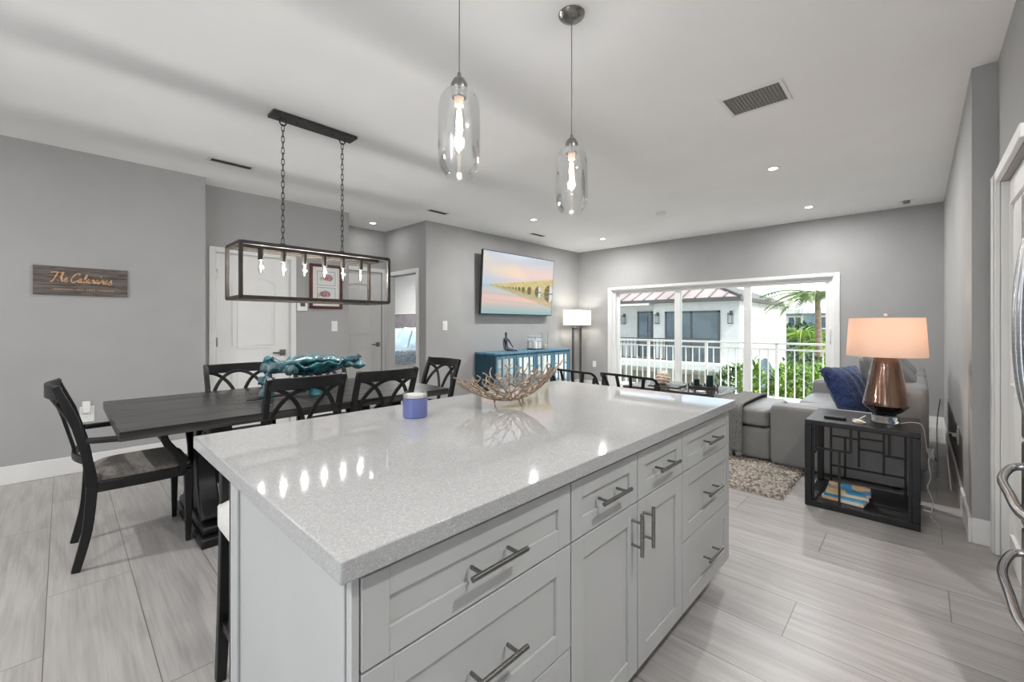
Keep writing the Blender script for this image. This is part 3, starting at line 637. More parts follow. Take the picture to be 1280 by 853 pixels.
# ================================================================== linear chandelier
def chandelier():
    x0, x1, y0, y1, z0, z1 = .775, 1.815, 3.10, 3.42, 1.435, 1.785; b = .022
    t = thing('linear_chandelier', 'bronze open box chandelier with six filament bulbs hung on two chains over the dining table', 'chandelier', (1.295, 3.26, CEIL))
    f = MB()
    for z in (z0, z1):
        for y in (y0, y1): f.box(x0, x1, y - b / 2, y + b / 2, z - b / 2, z + b / 2)
        for x in (x0, x1): f.box(x - b / 2, x + b / 2, y0, y1, z - b / 2, z + b / 2)
    for x in (x0, x1):
        for y in (y0, y1): f.box(x - b / 2, x + b / 2, y - b / 2, y + b / 2, z0, z1)
    f.build('box_frame', 'bronze', t, bev=.0015)
    MB().box(x0, x1, 3.26 - .016, 3.26 + .016, z1 - .011, z1 + .011).build('socket_bar', 'bronze', t, bev=.0015)
    can = MB().box(.995, 1.60, 3.195, 3.325, CEIL - .022, CEIL - .0005).build('ceiling_canopy', 'iron', t, bev=.004)
    for x in (1.17, 1.43): MB().lathe([(.001, 0), (.006, 0), (.005, .01)], (x, 3.26, CEIL - .03), 10).build('screw', 'iron', can)
    for x in (1.075, 1.505):
        MB().tube([(x + .022 * cos(a), 3.26, CEIL - .045 + .028 * sin(a)) for a in [2 * pi * i / 12 for i in range(12)]], .005, 6, close=True, up=(0, 1, 0)).build('hanger_ring', 'iron', t)
        MB().tube([(x + .030 * cos(a), 3.26, z1 + .02 + .024 * sin(a)) for a in [pi * i / 10 - .15 for i in range(14)][:12]], .005, 6, up=(0, 1, 0)).build('frame_ring', 'iron', t)
        cm = MB(); zt_ = CEIL - .07; zb2 = z1 + .045; nl = 21; step = (zt_ - zb2) / nl
        for k in range(nl):
            zc_ = zt_ - (k + .5) * step; hl = step * .62; hw_ = .0085
            prof = [(hw_, hl - .008), (hw_ - .004, hl), (-hw_ + .004, hl), (-hw_, hl - .008), (-hw_, -hl + .008), (-hw_ + .004, -hl), (hw_ - .004, -hl), (hw_, -hl + .008)]
            if k % 2: cm.tube([(x, 3.26 + a, zc_ + c_) for a, c_ in prof], .0026, 5, close=True, up=(1, 0, 0))
            else: cm.tube([(x + a, 3.26, zc_ + c_) for a, c_ in prof], .0026, 5, close=True, up=(0, 1, 0))
        cm.build('chain', 'iron', t)
    for i in range(6):
        x = lerp(.935, 1.655, i / 5); zc_ = z1
        s = MB().lathe([(.001, -.075), (.018, -.075), (.018, 0.0), (.001, 0.0)], (x, 3.26, zc_ - .01), 14).build('socket', 'bronze', t)
        MB().lathe([(.012, -.075), (.015, -.09), (.017, -.12), (.015, -.155), (.006, -.168), (.001, -.169)], (x, 3.26, zc_ - .01), 14).build('bulb_glass', 'clear', s)
        MB().lathe([(.0008, -.078), (.0022, -.082), (.0026, -.12), (.002, -.155), (.0008, -.158)], (x, 3.26, zc_ - .01), 8).build('filament', 'filament', s)
        lamp(t, 'bulb_light', (x, 3.26, zc_ - .125), BULB_W, (1, .97, .95), .012)
chandelier()

# ================================================================== glass pendants
def pendant(x, y, label):
    zt_ = 2.105; zb_ = 1.79
    t = thing('glass_pendant_light', label, 'pendant light', (x, y, CEIL), 0, None)
    MB().lathe([(.001, -.03), (.02, -.03), (.05, -.018), (.062, -.006), (.063, 0)], (x, y, CEIL), 28).build('canopy', 'nickel', t)
    MB().tube([(x, y, CEIL - .03), (x + .001, y, 2.4), (x, y, zt_ + .045)], .0022, 6, up=(0, 1, 0)).build('cord', 'nickel', t)
    prof = [(.001, .062), (.006, .06), (.008, .045), (.020, .037), (.030, .018), (.031, 0), (.028, -.012), (.026, -.03), (.001, -.03)]
    MB().lathe(prof[::-1], (x, y, zt_), 24).build('socket_cap', 'nickel', t)
    MB().lathe([(.016, -.06), (.018, -.03), (.001, -.03)][::1], (x, y, zt_), 16).build('bulb_collar', 'shade_warm', t)
    P = []
    for r, z in [(.030, 0), (.052, -.012), (.068, -.035), (.0745, -.07), (.0755, -.14), (.0755, -.22), (.073, -.262), (.064, -.292), (.050, -.308), (.049, -.316)]: P.append((r, z))
    g = MB().lathe([(r, z) for r, z in P], (x, y, zt_), 40, cap=False)
    g.lathe([(r - .0025, z) for r, z in P], (x, y, zt_), 40, cap=False).build('glass_shade', 'clear', t, smooth=80)
    b = MB().lathe([(.012, -.06), (.016, -.08), (.020, -.12), (.020, -.18), (.016, -.215), (.006, -.228), (.001, -.229)], (x, y, zt_), 18, cap=False).build('bulb_glass', 'clear', t, smooth=80)
    fm = MB()
    for k in range(6):
        a = 2 * pi * k / 6; fm.tube([(x + .006 * cos(a), y + .006 * sin(a), zt_ - .075), (x + .010 * cos(a), y + .010 * sin(a), zt_ - .12), (x + .004 * cos(a + .5), y + .004 * sin(a + .5), zt_ - .155)], .0019, 5)
    fm.build('filament', 'filament', b)
    MB().lathe([(.001, -.160), (.005, -.165), (.007, -.18), (.005, -.205), (.001, -.206)], (x, y, zt_), 10).build('inner_stem', 'bulbglow', b)
    lamp(t, 'bulb_light', (x, y, zt_ - .13), PEND_W, (1, .98, .96), .022)
pendant(.986, 1.20, 'clear glass pendant light nearest the camera, cord leaving the top of the photo')
pendant(1.676, 1.20, 'clear glass pendant light with its round ceiling canopy in view')

# ================================================================== ceiling fittings
def can(x, y, label, r=.045, w=1.0):
    t = thing('recessed_light', label, 'recessed light', (x, y, CEIL), 0, None)
    MB().lathe([(r * .8, -.001), (r * .95, -.006), (r * 1.25, -.005), (r * 1.32, 0)], (x, y, CEIL), 28, cap=False).build('trim_ring', 'white_plastic', t)
    MB().lathe([(.001, -.0025), (r * .85, -.0025), (r * .85, -.0005)], (x, y, CEIL), 24).build('lens', 'can', t)
    lamp(t, 'downlight', (x, y, CEIL - .012), CAN_W * w, (1, .99, .985), r * 1.6, 'AREA')
can(3.11, 5.75, 'recessed ceiling light in the hallway nook beside the chandelier', w=.09)
can(4.64, .995, 'recessed ceiling light just beyond the large ceiling return vent')
can(6.46, .995, 'recessed ceiling light above the right half of the sliding glass door', w=.75)
can(6.40, 3.93, 'recessed ceiling light near the corner above the floor lamp')
can(4.57, 3.92, 'recessed ceiling light between the pendants, in front of the television')
can(1.2, -.55, 'added fill downlight, unseen on the kitchen side by the fridge'); can(-1.2, .9, 'added fill downlight, unseen far behind the camera'); can(-1.2, 3.4, 'added fill downlight, unseen behind the camera toward the left wall')  # downlights added out of view as room fill
for (gx, gy, lb) in ((-1.3, .2, 'added fill globe, unseen behind the camera, kitchen side'), (-1.3, 3.0, 'added fill globe, unseen behind the camera, dining side')):
    gt = thing('fill_globe_light', lb, 'fill light', (gx, gy, CEIL))  # globes added out of view to brighten ceiling and walls
    MB().lathe([(.001, -.03), (.07, -.03), (.08, 0)], (gx, gy, CEIL), 24).build('canopy', 'nickel', gt); MB().tube([(gx, gy, CEIL - .03), (gx, gy, CEIL - .42)], .008, 8, up=(0, 1, 0)).build('stem', 'nickel', gt)
    MB().puff((gx, gy, CEIL - .55), (.14, .14, .14), 2, 8).build('globe', 'fill_globe_glow', gt, smooth=180)
    lamp(gt, 'bulb_light', (gx, gy, CEIL - .75), FILL_GLOBE_W, (1, .99, .99), .16)  # added fill lamp hung below the globe
def vent(x, y, w, d, label, m='slot', slats=5):
    t = thing('ceiling_vent', label, 'vent', (x, y, CEIL))
    MB().box(x - w / 2, x + w / 2, y - d / 2, y - d / 2 + .022, CEIL - .007, CEIL - .0005).box(x - w / 2, x + w / 2, y + d / 2 - .022, y + d / 2, CEIL - .007, CEIL - .0005).box(x - w / 2, x - w / 2 + .022, y - d / 2 + .022, y + d / 2 - .022, CEIL - .007, CEIL - .0005).box(x + w / 2 - .022, x + w / 2, y - d / 2 + .022, y + d / 2 - .022, CEIL - .007, CEIL - .0005).build('frame', 'trim', t, bev=.002)
    MB().box(x - w / 2 + .022, x + w / 2 - .022, y - d / 2 + .022, y + d / 2 - .022, CEIL - .003, CEIL - .0005).build('backing', m, t)
    sm = MB()
    for k in range(slats):
        yy = lerp(y - d / 2 + .022, y + d / 2 - .022, (k + .5) / slats); sm.bar([(x - w / 2 + .022, yy, CEIL - .005), (x + w / 2 - .022, yy, CEIL - .005)], .0022, .004)
    sm.build('slats', m, t)
vent(1.07, 4.57, .36, .12, 'narrow white ceiling vent above the left end of the dining table')
vent(3.39, 4.56, .32, .12, 'narrow ceiling vent above the wall corner left of the television')
vent(5.38, 4.53, .36, .12, 'narrow ceiling vent above the television')
vent(3.137, .776, .31, .365, 'large rectangular return air grille on the ceiling at right', 'grille', 16)
tag(MB().lathe([(.001, -.028), (.05, -.028), (.06, -.02), (.062, 0)], (5.445, 2.463, CEIL), 24).build('smoke_detector', 'white_plastic', at=(5.445, 2.463, CEIL)), 'round white smoke detector in the middle of the living room ceiling', 'smoke detector')
sp = thing('ceiling_sensor', 'white round ceiling fitting near the right back corner of the room', 'sensor', (6.9, .1, CEIL))
MB().lathe([(.001, -.012), (.075, -.012), (.085, 0)], (6.9, .1, CEIL), 24).build('base_disc', 'white_plastic', sp)
MB().lathe([(.001, -.04), (.03, -.04), (.036, -.012), (.001, -.012)], (6.9, .1, CEIL), 20).build('dome', 'grille', sp)

# ================================================================== things on the walls
def plate(x0, x1, y0, y1, z0, z1, name, label, cat, kind='switch', nrm='y', sg=-1):
    t = thing(name, label, cat, ((x0 + x1) / 2, (y0 + y1) / 2, z0))
    MB().box(x0, x1, y0, y1, z0, z1).build('cover_plate', 'white_plastic', t, bev=.002)
    cz = (z0 + z1) / 2; hz = (z1 - z0) * .28
    if nrm == 'y':
        cx = (x0 + x1) / 2; yy = sorted((y0 if sg < 0 else y1, (y0 if sg < 0 else y1) + sg * .004))
        if kind == 'switch': MB().box(cx - .016, cx + .016, *yy, cz - hz, cz + hz).build('rocker', 'white_plastic', t, bev=.001)
        else:
            for s in (-1, 1): MB().box(cx - .015, cx + .015, *yy, cz + s * hz * .6 - .013, cz + s * hz * .6 + .013).build('socket', 'white_plastic', t, bev=.001)
    else:
        cy = (y0 + y1) / 2
        for s in (-1, 1): MB().box(x0 - .004, x0, cy - .015, cy + .015, cz + s * hz * .6 - .013, cz + s * hz * .6 + .013).build('socket', 'white_plastic', t, bev=.001)
    return t
plate(2.378, 2.456, YD - .006, YD, 1.175, 1.305, 'light_switch', 'white wall switch between the framed shell print and the narrow door', 'light switch')
plate(3.84, 3.925, YT - .006, YT, 1.175, 1.315, 'light_switch', 'white wall switch left of the television', 'light switch')
o_ = plate(.10, .19, YL - .006, YL, .42, .555, 'wall_outlet', 'white wall outlet behind the armchair with a plug-in', 'outlet', 'outlet')
MB().box(.115, .165, YL - .04, YL - .01, .50, .60).build('plug_in_freshener', 'white_plastic', o_, bev=.006)
plate(XB - .006, XB, 4.63, 4.71, .42, .54, 'wall_outlet', 'white wall outlet under the floor lamp shade on the window wall', 'outlet', 'outlet', 'x')
o_ = plate(4.70, 4.78, YR, YR + .006, .34, .475, 'wall_outlet', 'white wall outlet low on the right wall beside the sofa', 'outlet', 'outlet', 'y', 1)
th_ = thing('thermostat', 'white thermostat with a small grey display beside the hinged door', 'thermostat', (2.013, YD, 1.42))
MB().box(1.952, 2.076, YD - .025, YD, 1.425, 1.54).build('housing', 'white_plastic', th_, bev=.006)
MB().box(1.99, 2.045, YD - .027, YD - .024, 1.482, 1.525).build('display', 'slot', th_)

def grid_picture(mb_name, x0, x1, z0, z1, y, fn, nx, nz, m, parent, tilt=0):
    """flat picture facing -Y, colour per corner from fn(u,v) (sRGB 0-255)"""
    V = []; Fc = []; cols = []
    for j in range(nz + 1):
        for i in range(nx + 1):
            u = i / nx; v = j / nz; V.append((lerp(x0, x1, u), y - tilt * v, lerp(z0, z1, v))); cols.append(rgb(*fn(u, v)))
    for j in range(nz):
        for i in range(nx): a = j * (nx + 1) + i; Fc.append((a, a + 1, a + nx + 2, a + nx + 1))
    o = MB().add(V, Fc).build(mb_name, m, parent, smooth=0)
    ca = o.data.color_attributes.new('picture', 'FLOAT_COLOR', 'POINT')
    for i, c in enumerate(cols): ca.data[i].color = c
    return o
def mixc(a, b, t): t = min(max(t, 0), 1); return tuple(lerp(p, q, t) for p, q in zip(a, b))

# framed shell prints
fr = thing('framed_print', 'mahogany framed pair of shell prints on the wall behind the chandelier', 'picture', (2.308, YD, 1.46))
x0, x1, z0, z1 = 2.103, 2.513, 1.46, 2.02; b = .034
MB().box(x0, x1, YD - .03, YD, z0, z0 + b).box(x0, x1, YD - .03, YD, z1 - b, z1).box(x0, x0 + b, YD - .03, YD, z0 + b, z1 - b).box(x1 - b, x1, YD - .03, YD, z0 + b, z1 - b).build('frame', 'frame_red', fr, bev=.004)
def shells(u, v):
    c = (224, 222, 216)
    for (va, vb, cu, cv, col) in ((.53, .90, .56, .73, (150, 104, 114)), (.11, .48, .46, .31, (140, 96, 98))):
        if .16 < u < .84 and va < v < vb:
            c = (214, 217, 216); d = min(u - .16, .84 - u, (v - va) * 1.3, (vb - v) * 1.3)
            if d < .018: c = (110, 124, 130)
            r = sqrt(((u - cu) / .20) ** 2 + ((v - cv) / .085) ** 2)
            if r < 1: c = mixc(col, (196, 160, 164), .5 + .5 * sin(22 * (u + .6 * v) + 8 * r))
            r2 = sqrt(((u - cu + .24) / .07) ** 2 + ((v - cv + .03) / .05) ** 2)
            if r2 < 1: c = (188, 180, 160)
    return c
grid_picture('shell_print', x0 + b, x1 - b, z0 + b, z1 - b, YD - .012, shells, 60, 84, 'art', fr)

# television
tv = thing('television', 'large wall television showing a stone bridge over pastel water', 'television', (5.367, 4.93, 1.42))
tx0_, tx1_, tz0, tz1 = 4.477, 6.257, 1.425, 2.435; yb_, yt_ = 4.935, 4.87
def tvp(x, f, o): return None
t_ = (yb_ - yt_)
def slab(x0, x1, z0, z1, o0, o1):
    def Yv(z): return yb_ - t_ * (z - tz0) / (tz1 - tz0)
    return MB().add([(x0, Yv(z0) + o0, z0), (x1, Yv(z0) + o0, z0), (x1, Yv(z0) + o1, z0), (x0, Yv(z0) + o1, z0), (x0, Yv(z1) + o0, z1), (x1, Yv(z1) + o0, z1), (x1, Yv(z1) + o1, z1), (x0, Yv(z1) + o1, z1)],
                    [(0, 3, 2, 1), (4, 5, 6, 7), (0, 1, 5, 4), (1, 2, 6, 5), (2, 3, 7, 6), (3, 0, 4, 7)])
slab(tx0_, tx1_, tz0, tz1, 0, .04).build('bezel_case', 'black_plastic', tv, bev=.003)
MB().box(5.2, 5.55, 4.93, YT - .001, 1.75, 2.1).build('wall_mount', 'black_plastic', tv)
def bridge(u, v):
    hv = .47
    if v > hv:
        t = (v - hv) / (1 - hv)
        c = mixc((196, 204, 216), (240, 206, 206), t * 2.6) if t < .38 else mixc((243, 208, 196), (198, 208, 222), (t - .38) / .62)
        c = mixc(c, (250, 226, 190), max(0, .55 * sin(u * 5 + v * 9 + sin(u * 11) * .6) * (1 if t > .25 else .3)))
        c = mixc(c, (176, 196, 214), .6 * max(0, sin(u * 4 - v * 17 + 2)) * max(0, t - .3))
        if u < .4: c = mixc(c, (170, 204, 214), (.4 - u) * 1.3 * (1 - abs(t - .1)))
    else:
        t = (hv - v) / hv
        c = mixc((176, 196, 206), (240, 190, 172), t * 2.0) if t < .5 else mixc((240, 192, 174), (142, 178, 180), (t - .5) * 2.2)
        c = mixc(c, (158, 190, 198), .4 * max(0, sin(v * 60 + u * 4)))
    # bridge: wedge growing to the right, mirrored in the water
    if u > .09:
        k = (u - .09) / .91; wl = hv - .085 * k; topv = hv + .01 + .20 * k ** 1.05; mir = wl - (topv - wl) * .92
        tex = .5 + .25 * sin(u * 31 + 2) * sin(v * 47) + .25 * sin(u * 90 + v * 70)
        base = mixc((196, 178, 118), (220, 202, 146), tex)
        if wl <= v <= topv:
            c = base
            if v > topv - .022 * k - .003: c = (224, 212, 168)
        elif mir < v < wl: c = mixc(mixc((150, 146, 84), (190, 178, 116), tex), c, .08 + .55 * ((wl - v) / max(wl - mir, 1e-4)) ** 1.5)
        for (cu, rw, br) in ((.94, .075, 1), (.765, .05, 1), (.635, .034, 0), (.545, .025, 0), (.485, .018, 0), (.437, .013, 0), (.397, .010, 0), (.363, .008, 0), (.333, .006, 0)):
            kk = (cu - .09) / .91; wc = hv - .085 * kk; rh = rw * 2.05
            e = ((u - cu) / rw) ** 2 + ((v - wc) / rh) ** 2
            if e < 1:
                lit = (u - cu) / rw + .25
                c = mixc((92, 80, 34), (132, 116, 52), .5 + .5 * sin(v * 80)) if lit < (.35 if br else .9) else ((212, 216, 224) if br else (176, 166, 118))
                if abs(v - wc) < .010: c = (104, 92, 42)
    return c
grid_picture('screen', tx0_ + .012, tx1_ - .012, tz0 + .014, tz1 - .012, yb_ - .002 - .0009, bridge, 260, 146, 'screen', tv, tilt=t_ * (tz1 - tz0 - .026) / (tz1 - tz0))

# carved wooden sign
sg_ = thing('wooden_name_sign', 'weathered wood name plaque with tan script lettering on the left wall', 'sign', (.12, YL, 1.508))
MB().box(-.165, .404, YL - .022, YL, 1.508, 1.587).box(-.165, .404, YL - .022, YL, 1.589, 1.664).box(-.165, .404, YL - .022, YL, 1.666, 1.743).box(-.16, .40, YL - .018, YL, 1.52, 1.73).build('board', 'signwood', sg_, bev=.002)
def strokes(L, ox, oz, sc, slant, th, m):
    for st_ in L:
        P = smooth_path([(ox + (x + slant * z) * sc, YL - .0255, oz + z * sc) for x, z in st_], 5)
        m.sweep(P, lambda i, n=len(P): [(a * (.75 + .5 * abs(sin(i * .35))), bb) for a, bb in ((-th / 2, -.002), (th / 2, -.002), (th / 2, .002), (-th / 2, .002))], up=(0, 1, 0))
G = {  # simple cursive glyphs: strokes, advance
 'T': ([[(-.25, .98), (.1, 1.06), (.55, 1.02), (.85, 1.08)], [(.35, 1.04), (.25, .6), (.15, .1), (.02, -.05), (-.05, .02)]], .52),
 'h': ([[(0, .1), (.2, .6), (.3, 1.0), (.2, 1.05), (.12, .7), (.06, 0)], [(.06, .1), (.2, .45), (.32, .48), (.3, .1), (.38, 0), (.5, .12)]], .46),
 'e': ([[(0, .15), (.2, .28), (.3, .42), (.2, .5), (.08, .35), (.1, .08), (.24, 0), (.42, .15)]], .40),
 'C': ([[(.62, .82), (.6, 1.02), (.42, 1.02), (.18, .75), (.06, .35), (.12, .05), (.32, -.02), (.62, .2)]], .62),
 'a': ([[(.3, .42), (.18, .5), (.04, .32), (.04, .08), (.16, .02), (.3, .42), (.27, .08), (.36, 0), (.48, .14)]], .44),
 'l': ([[(0, .12), (.2, .6), (.26, 1.02), (.16, 1.02), (.08, .5), (.1, .05), (.2, 0), (.32, .15)]], .30),
 'n': ([[(0, .12), (.1, .46), (.06, 0)], [(.07, .15), (.2, .46), (.3, .42), (.28, .06), (.36, 0), (.46, .14)]], .44),
 'd': ([[(.3, .42), (.18, .5), (.04, .32), (.04, .08), (.16, .02), (.3, .45), (.4, 1.05)], [(.36, .9), (.28, .1), (.36, 0), (.48, .14)]], .46),
 'r': ([[(0, .12), (.12, .5), (.1, .56), (.2, .46), (.3, .48), (.26, .1), (.32, 0), (.44, .14)]], .40),
 's': ([[(0, .12), (.18, .54), (.2, .36), (.3, .12), (.18, -.06), (.02, -.02)]], .40)}
tm_ = MB(); ox = -.066
for w_, oz in (('The', 1.617), (' Calandras', 1.617)):
    for chh in w_:
        if chh == ' ': ox += .014; continue
        L, adv = G[chh]; z_ = 1.622 - (ox + .066) * .02
        sc = .072 if chh in 'TC' else .064
        strokes(L, ox, z_ - .004, sc, .22, .0064, tm_); ox += adv * sc * (1.02)
tm_.build('script_lettering', 'signtext', sg_)
MB().box(-.055, .06, YL - .0245, YL - .021, 1.552, 1.5555).box(.215, .315, YL - .0245, YL - .021, 1.552, 1.5555).build('rule_lines', 'signtext', sg_)
def text_mesh(s, size, name, m, loc, rot, parent, depth=.0015):
    cu = bpy.data.curves.new(name, 'FONT'); cu.body = s; cu.size = size; cu.extrude = depth; cu.align_x = 'CENTER'; cu.space_character = 1.25
    to = bpy.data.objects.new(name, cu); COL.objects.link(to); bpy.context.view_layer.update()
    me = bpy.data.meshes.new_from_object(to.evaluated_get(bpy.context.evaluated_depsgraph_get())); bpy.data.objects.remove(to)
    o = bpy.data.objects.new(name, me); COL.objects.link(o); me.materials.append(MT[m]) if not me.materials else None
    me.materials.clear(); me.materials.append(MT[m])
    o.parent = parent; o.location = Vector(loc) - parent.location; o.rotation_euler = rot; return o
text_mesh('EST. 1995', .022, 'year_lettering', 'signtext', (.138, YL - .0235, 1.546), (pi / 2, 0, 0), sg_)

# ================================================================== sideboard, figurine, hurricane, floor lamp
SZ = .83; sx0, sx1, sy0, sy1 = 4.46, 6.34, 4.58, 5.035
sb = thing('sideboard', 'blue washed sideboard with mirrored lattice doors under the television', 'sideboard', ((sx0 + sx1) / 2, (sy0 + sy1) / 2, 0))
MB().box(sx0 - .012, sx1 + .012, sy0 - .012, sy1, SZ - .03, SZ).build('top', 'sideboard', sb, bev=.004)
MB().box(sx0, sx0 + .02, sy0, sy1, .06, SZ - .03).build('side_panel', 'sideboard_dark', sb, bev=.003)
MB().box(sx1 - .02, sx1, sy0, sy1, .06, SZ - .03).build('side_panel', 'sideboard_dark', sb, bev=.003)
MB().box(sx0 + .02, sx1 - .02, sy0 + .03, sy1, .06, SZ - .03).build('carcass', 'sideboard_dark', sb)
for x in (sx0 + .03, sx1 - .03):
    for y in (sy0 + .03, sy1 - .03): MB().box(x - .025, x + .025, y - .025, y + .025, 0, .06).build('leg', 'sideboard', sb)
wd = (sx1 - sx0) / 4
for k in range(4):
    a, b_ = sx0 + k * wd + .006, sx0 + (k + 1) * wd - .006; z0, z1 = .08, SZ - .045; r = .05
    m = MB().box(a, a + r, sy0, sy0 + .025, z0, z1).box(b_ - r, b_, sy0, sy0 + .025, z0, z1).box(a + r, b_ - r, sy0, sy0 + .025, z0, z0 + r).box(a + r, b_ - r, sy0, sy0 + .025, z1 - r, z1)
    d = m.build('door', 'sideboard', sb, bev=.003)
    MB().box(a + r, b_ - r, sy0 + .014, sy0 + .018, z0 + r, z1 - r).build('mirror_panel', 'mirror', d, smooth=0)
    fm = MB(); i0, i1 = a + r, b_ - r
    for f in (.28, .72): xx = lerp(i0, i1, f); fm.box(xx - .008, xx + .008, sy0 + .003, sy0 + .014, z0 + r, z1 - r)
    for f in (.25, .5, .75): zz = lerp(z0 + r, z1 - r, f); fm.box(i0, lerp(i0, i1, .28), sy0 + .004, sy0 + .013, zz - .007, zz + .007).box(lerp(i0, i1, .72), i1, sy0 + .004, sy0 + .013, zz - .007, zz + .007)
    fm.build('fretwork', 'sideboard', d)
    hx = b_ - .02 if k % 2 == 0 else a + .02
    MB().puff((hx, sy0 - .012, .5), (.01, .012, .01), 2, 4).build('knob', 'iron', d)
# seated figurine made as one skinned body
def figurine():
    c = Vector((4.87, 4.76, SZ)); me = bpy.data.meshes.new('seated_figurine')
    pts = [((0, 0, .05), .032), ((0, 0, .12), .026), ((0, 0, .19), .034), ((0, 0, .235), .014), ((0, 0, .29), .022), ((0, 0, .315), .014),
           ((-.045, 0, .205), .014), ((-.06, 0, .13), .010), ((-.055, -.01, .06), .008), ((-.05, -.015, .03), .009),
           ((.05, 0, .20), .013), ((.085, -.02, .13), .010), ((.125, -.03, .075), .007), ((.14, -.03, .055), .006),
           ((.03, -.02, .035), .024), ((.11, -.04, .03), .018), ((.17, -.02, .022), .014), ((.10, -.10, .02), .011),
           ((-.03, -.03, .035), .022), ((.02, -.11, .028), .016), ((.10, -.13, .022), .012), ((.17, -.10, .016), .009)]
    ed = [(0, 1), (1, 2), (2, 3), (3, 4), (4, 5), (2, 6), (6, 7), (7, 8), (8, 9), (2, 10), (10, 11), (11, 12), (12, 13), (0, 14), (14, 15), (15, 16), (16, 17), (0, 18), (18, 19), (19, 20), (20, 21)]
    me.from_pydata([p for p, r in pts], ed, []); o = bpy.data.objects.new('seated_figurine', me); COL.objects.link(o); o.location = c; me.materials.append(MT['figurine'])
    sk = o.modifiers.new('skin', 'SKIN'); sk.use_smooth_shade = True
    for i, (p, r) in enumerate(pts): me.skin_vertices[0].data[i].radius = (r, r)
    me.skin_vertices[0].data[0].use_root = True
    o.modifiers.new('sub', 'SUBSURF').levels = 1; o.modifiers['sub'].render_levels = 2
    tag(o, 'dark metal figurine of a seated person on the blue sideboard', 'figurine')
figurine()
hc = thing('hurricane_candle_holder', 'square clear glass candle holder with a white candle on the blue sideboard', 'candle holder', (5.62, 4.80, SZ))
for (a, b_, c_, d) in ((-.09, .09, -.09, -.086), (-.09, .09, .086, .09), (-.09, -.086, -.086, .086), (.086, .09, -.086, .086)):
    MB().box(5.62 + a, 5.62 + b_, 4.80 + c_, 4.80 + d, SZ + .02, SZ + .24).build('glass_pane', 'clear', hc, smooth=0)
MB().box(5.525, 5.715, 4.705, 4.895, SZ, SZ + .02).build('base', 'iron', hc, bev=.002)
MB().lathe([(.001, 0), (.04, 0), (.04, .12), (.034, .13), (.001, .128)], (5.62, 4.80, SZ + .02), 20).build('candle', 'wax', hc)
hc2 = thing('hurricane_glass', 'taller clear glass vase with shells right of the square candle holder', 'vase', (5.93, 4.84, SZ))
MB().lathe([(.001, 0), (.062, 0), (.066, .006), (.066, .30), (.063, .30), (.063, .01)], hc2.location, 24, cap=False).build('glass_body', 'clear', hc2)
MB().lathe([(.001, .01), (.06, .01), (.06, .06), (.03, .09), (.001, .09)], hc2.location, 16).build('sand', 'shell', hc2)

fl = thing('floor_lamp', 'open frame metal floor lamp with white rectangular shade in the far corner', 'floor lamp', (6.88, 4.80, 0))
MB().box(6.72, 7.04, 4.70, 4.90, 0, .025).build('base', 'lampmetal', fl, bev=.003)
MB().box(6.735, 6.775, 4.785, 4.815, .025, 1.21).box(6.985, 7.025, 4.785, 4.815, .025, 1.21).box(6.735, 7.025, 4.785, 4.815, 1.17, 1.21).build('open_frame', 'lampmetal', fl, bev=.003)
MB().tube([(6.88, 4.80, 1.21), (6.88, 4.80, 1.38)], .012, 10, up=(0, 1, 0)).build('stem', 'lampmetal', fl)
a, b_, c_, d = 6.62, 7.16, 4.66, 4.94
s_ = MB()
for q in ((a, b_, c_, c_ + .004), (a, b_, d - .004, d), (a, a + .004, c_ + .004, d - .004), (b_ - .004, b_, c_ + .004, d - .004)): s_.box(*q, 1.25, 1.545)
s_.build('shade', 'shade_white', fl)
lamp(fl, 'bulb_light', (6.88, 4.80, 1.40), 7, (1, .93, .85), .05)

# ================================================================== living area: rug, sofa, chairs, coffee table, side table
def shag_rug():
    x0, x1, y0, y1 = 3.54, 6.25, .70, 3.15; rnd = random.Random(2); nx, ny = 150, 136; V = []; Fc = []
    for j in range(ny + 1):
        for i in range(nx + 1):
            e = min(i, nx - i, j, ny - j); z = .004 if e == 0 else .018 + rnd.uniform(0, .020)
            V.append((lerp(x0, x1, i / nx) + rnd.uniform(-.008, .008), lerp(y0, y1, j / ny) + rnd.uniform(-.008, .008), z))
    for j in range(ny):
        for i in range(nx): a = j * (nx + 1) + i; Fc.append((a, a + 1, a + nx + 2, a + nx + 1))
    n_ = len(V)
    per = [i for i in range(nx + 1)] + [(j + 1) * (nx + 1) - 1 for j in range(1, ny + 1)] + [ny * (nx + 1) + i for i in range(nx - 1, -1, -1)] + [j * (nx + 1) for j in range(ny - 1, 0, -1)]
    for k in per: V.append((V[k][0], V[k][1], .0005))
    for q in range(len(per)): a, b_ = per[q], per[(q + 1) % len(per)]; Fc.append((b_, a, n_ + q, n_ + (q + 1) % len(per)))
    Fc.append(tuple(n_ + q for q in range(len(per)))[::-1])
    tag(MB().add(V, Fc).build('shag_rug', 'rug', at=(4.9, 1.9, 0), smooth=0), 'cream and brown speckled shag rug under the coffee table and sofa', 'rug')
shag_rug()

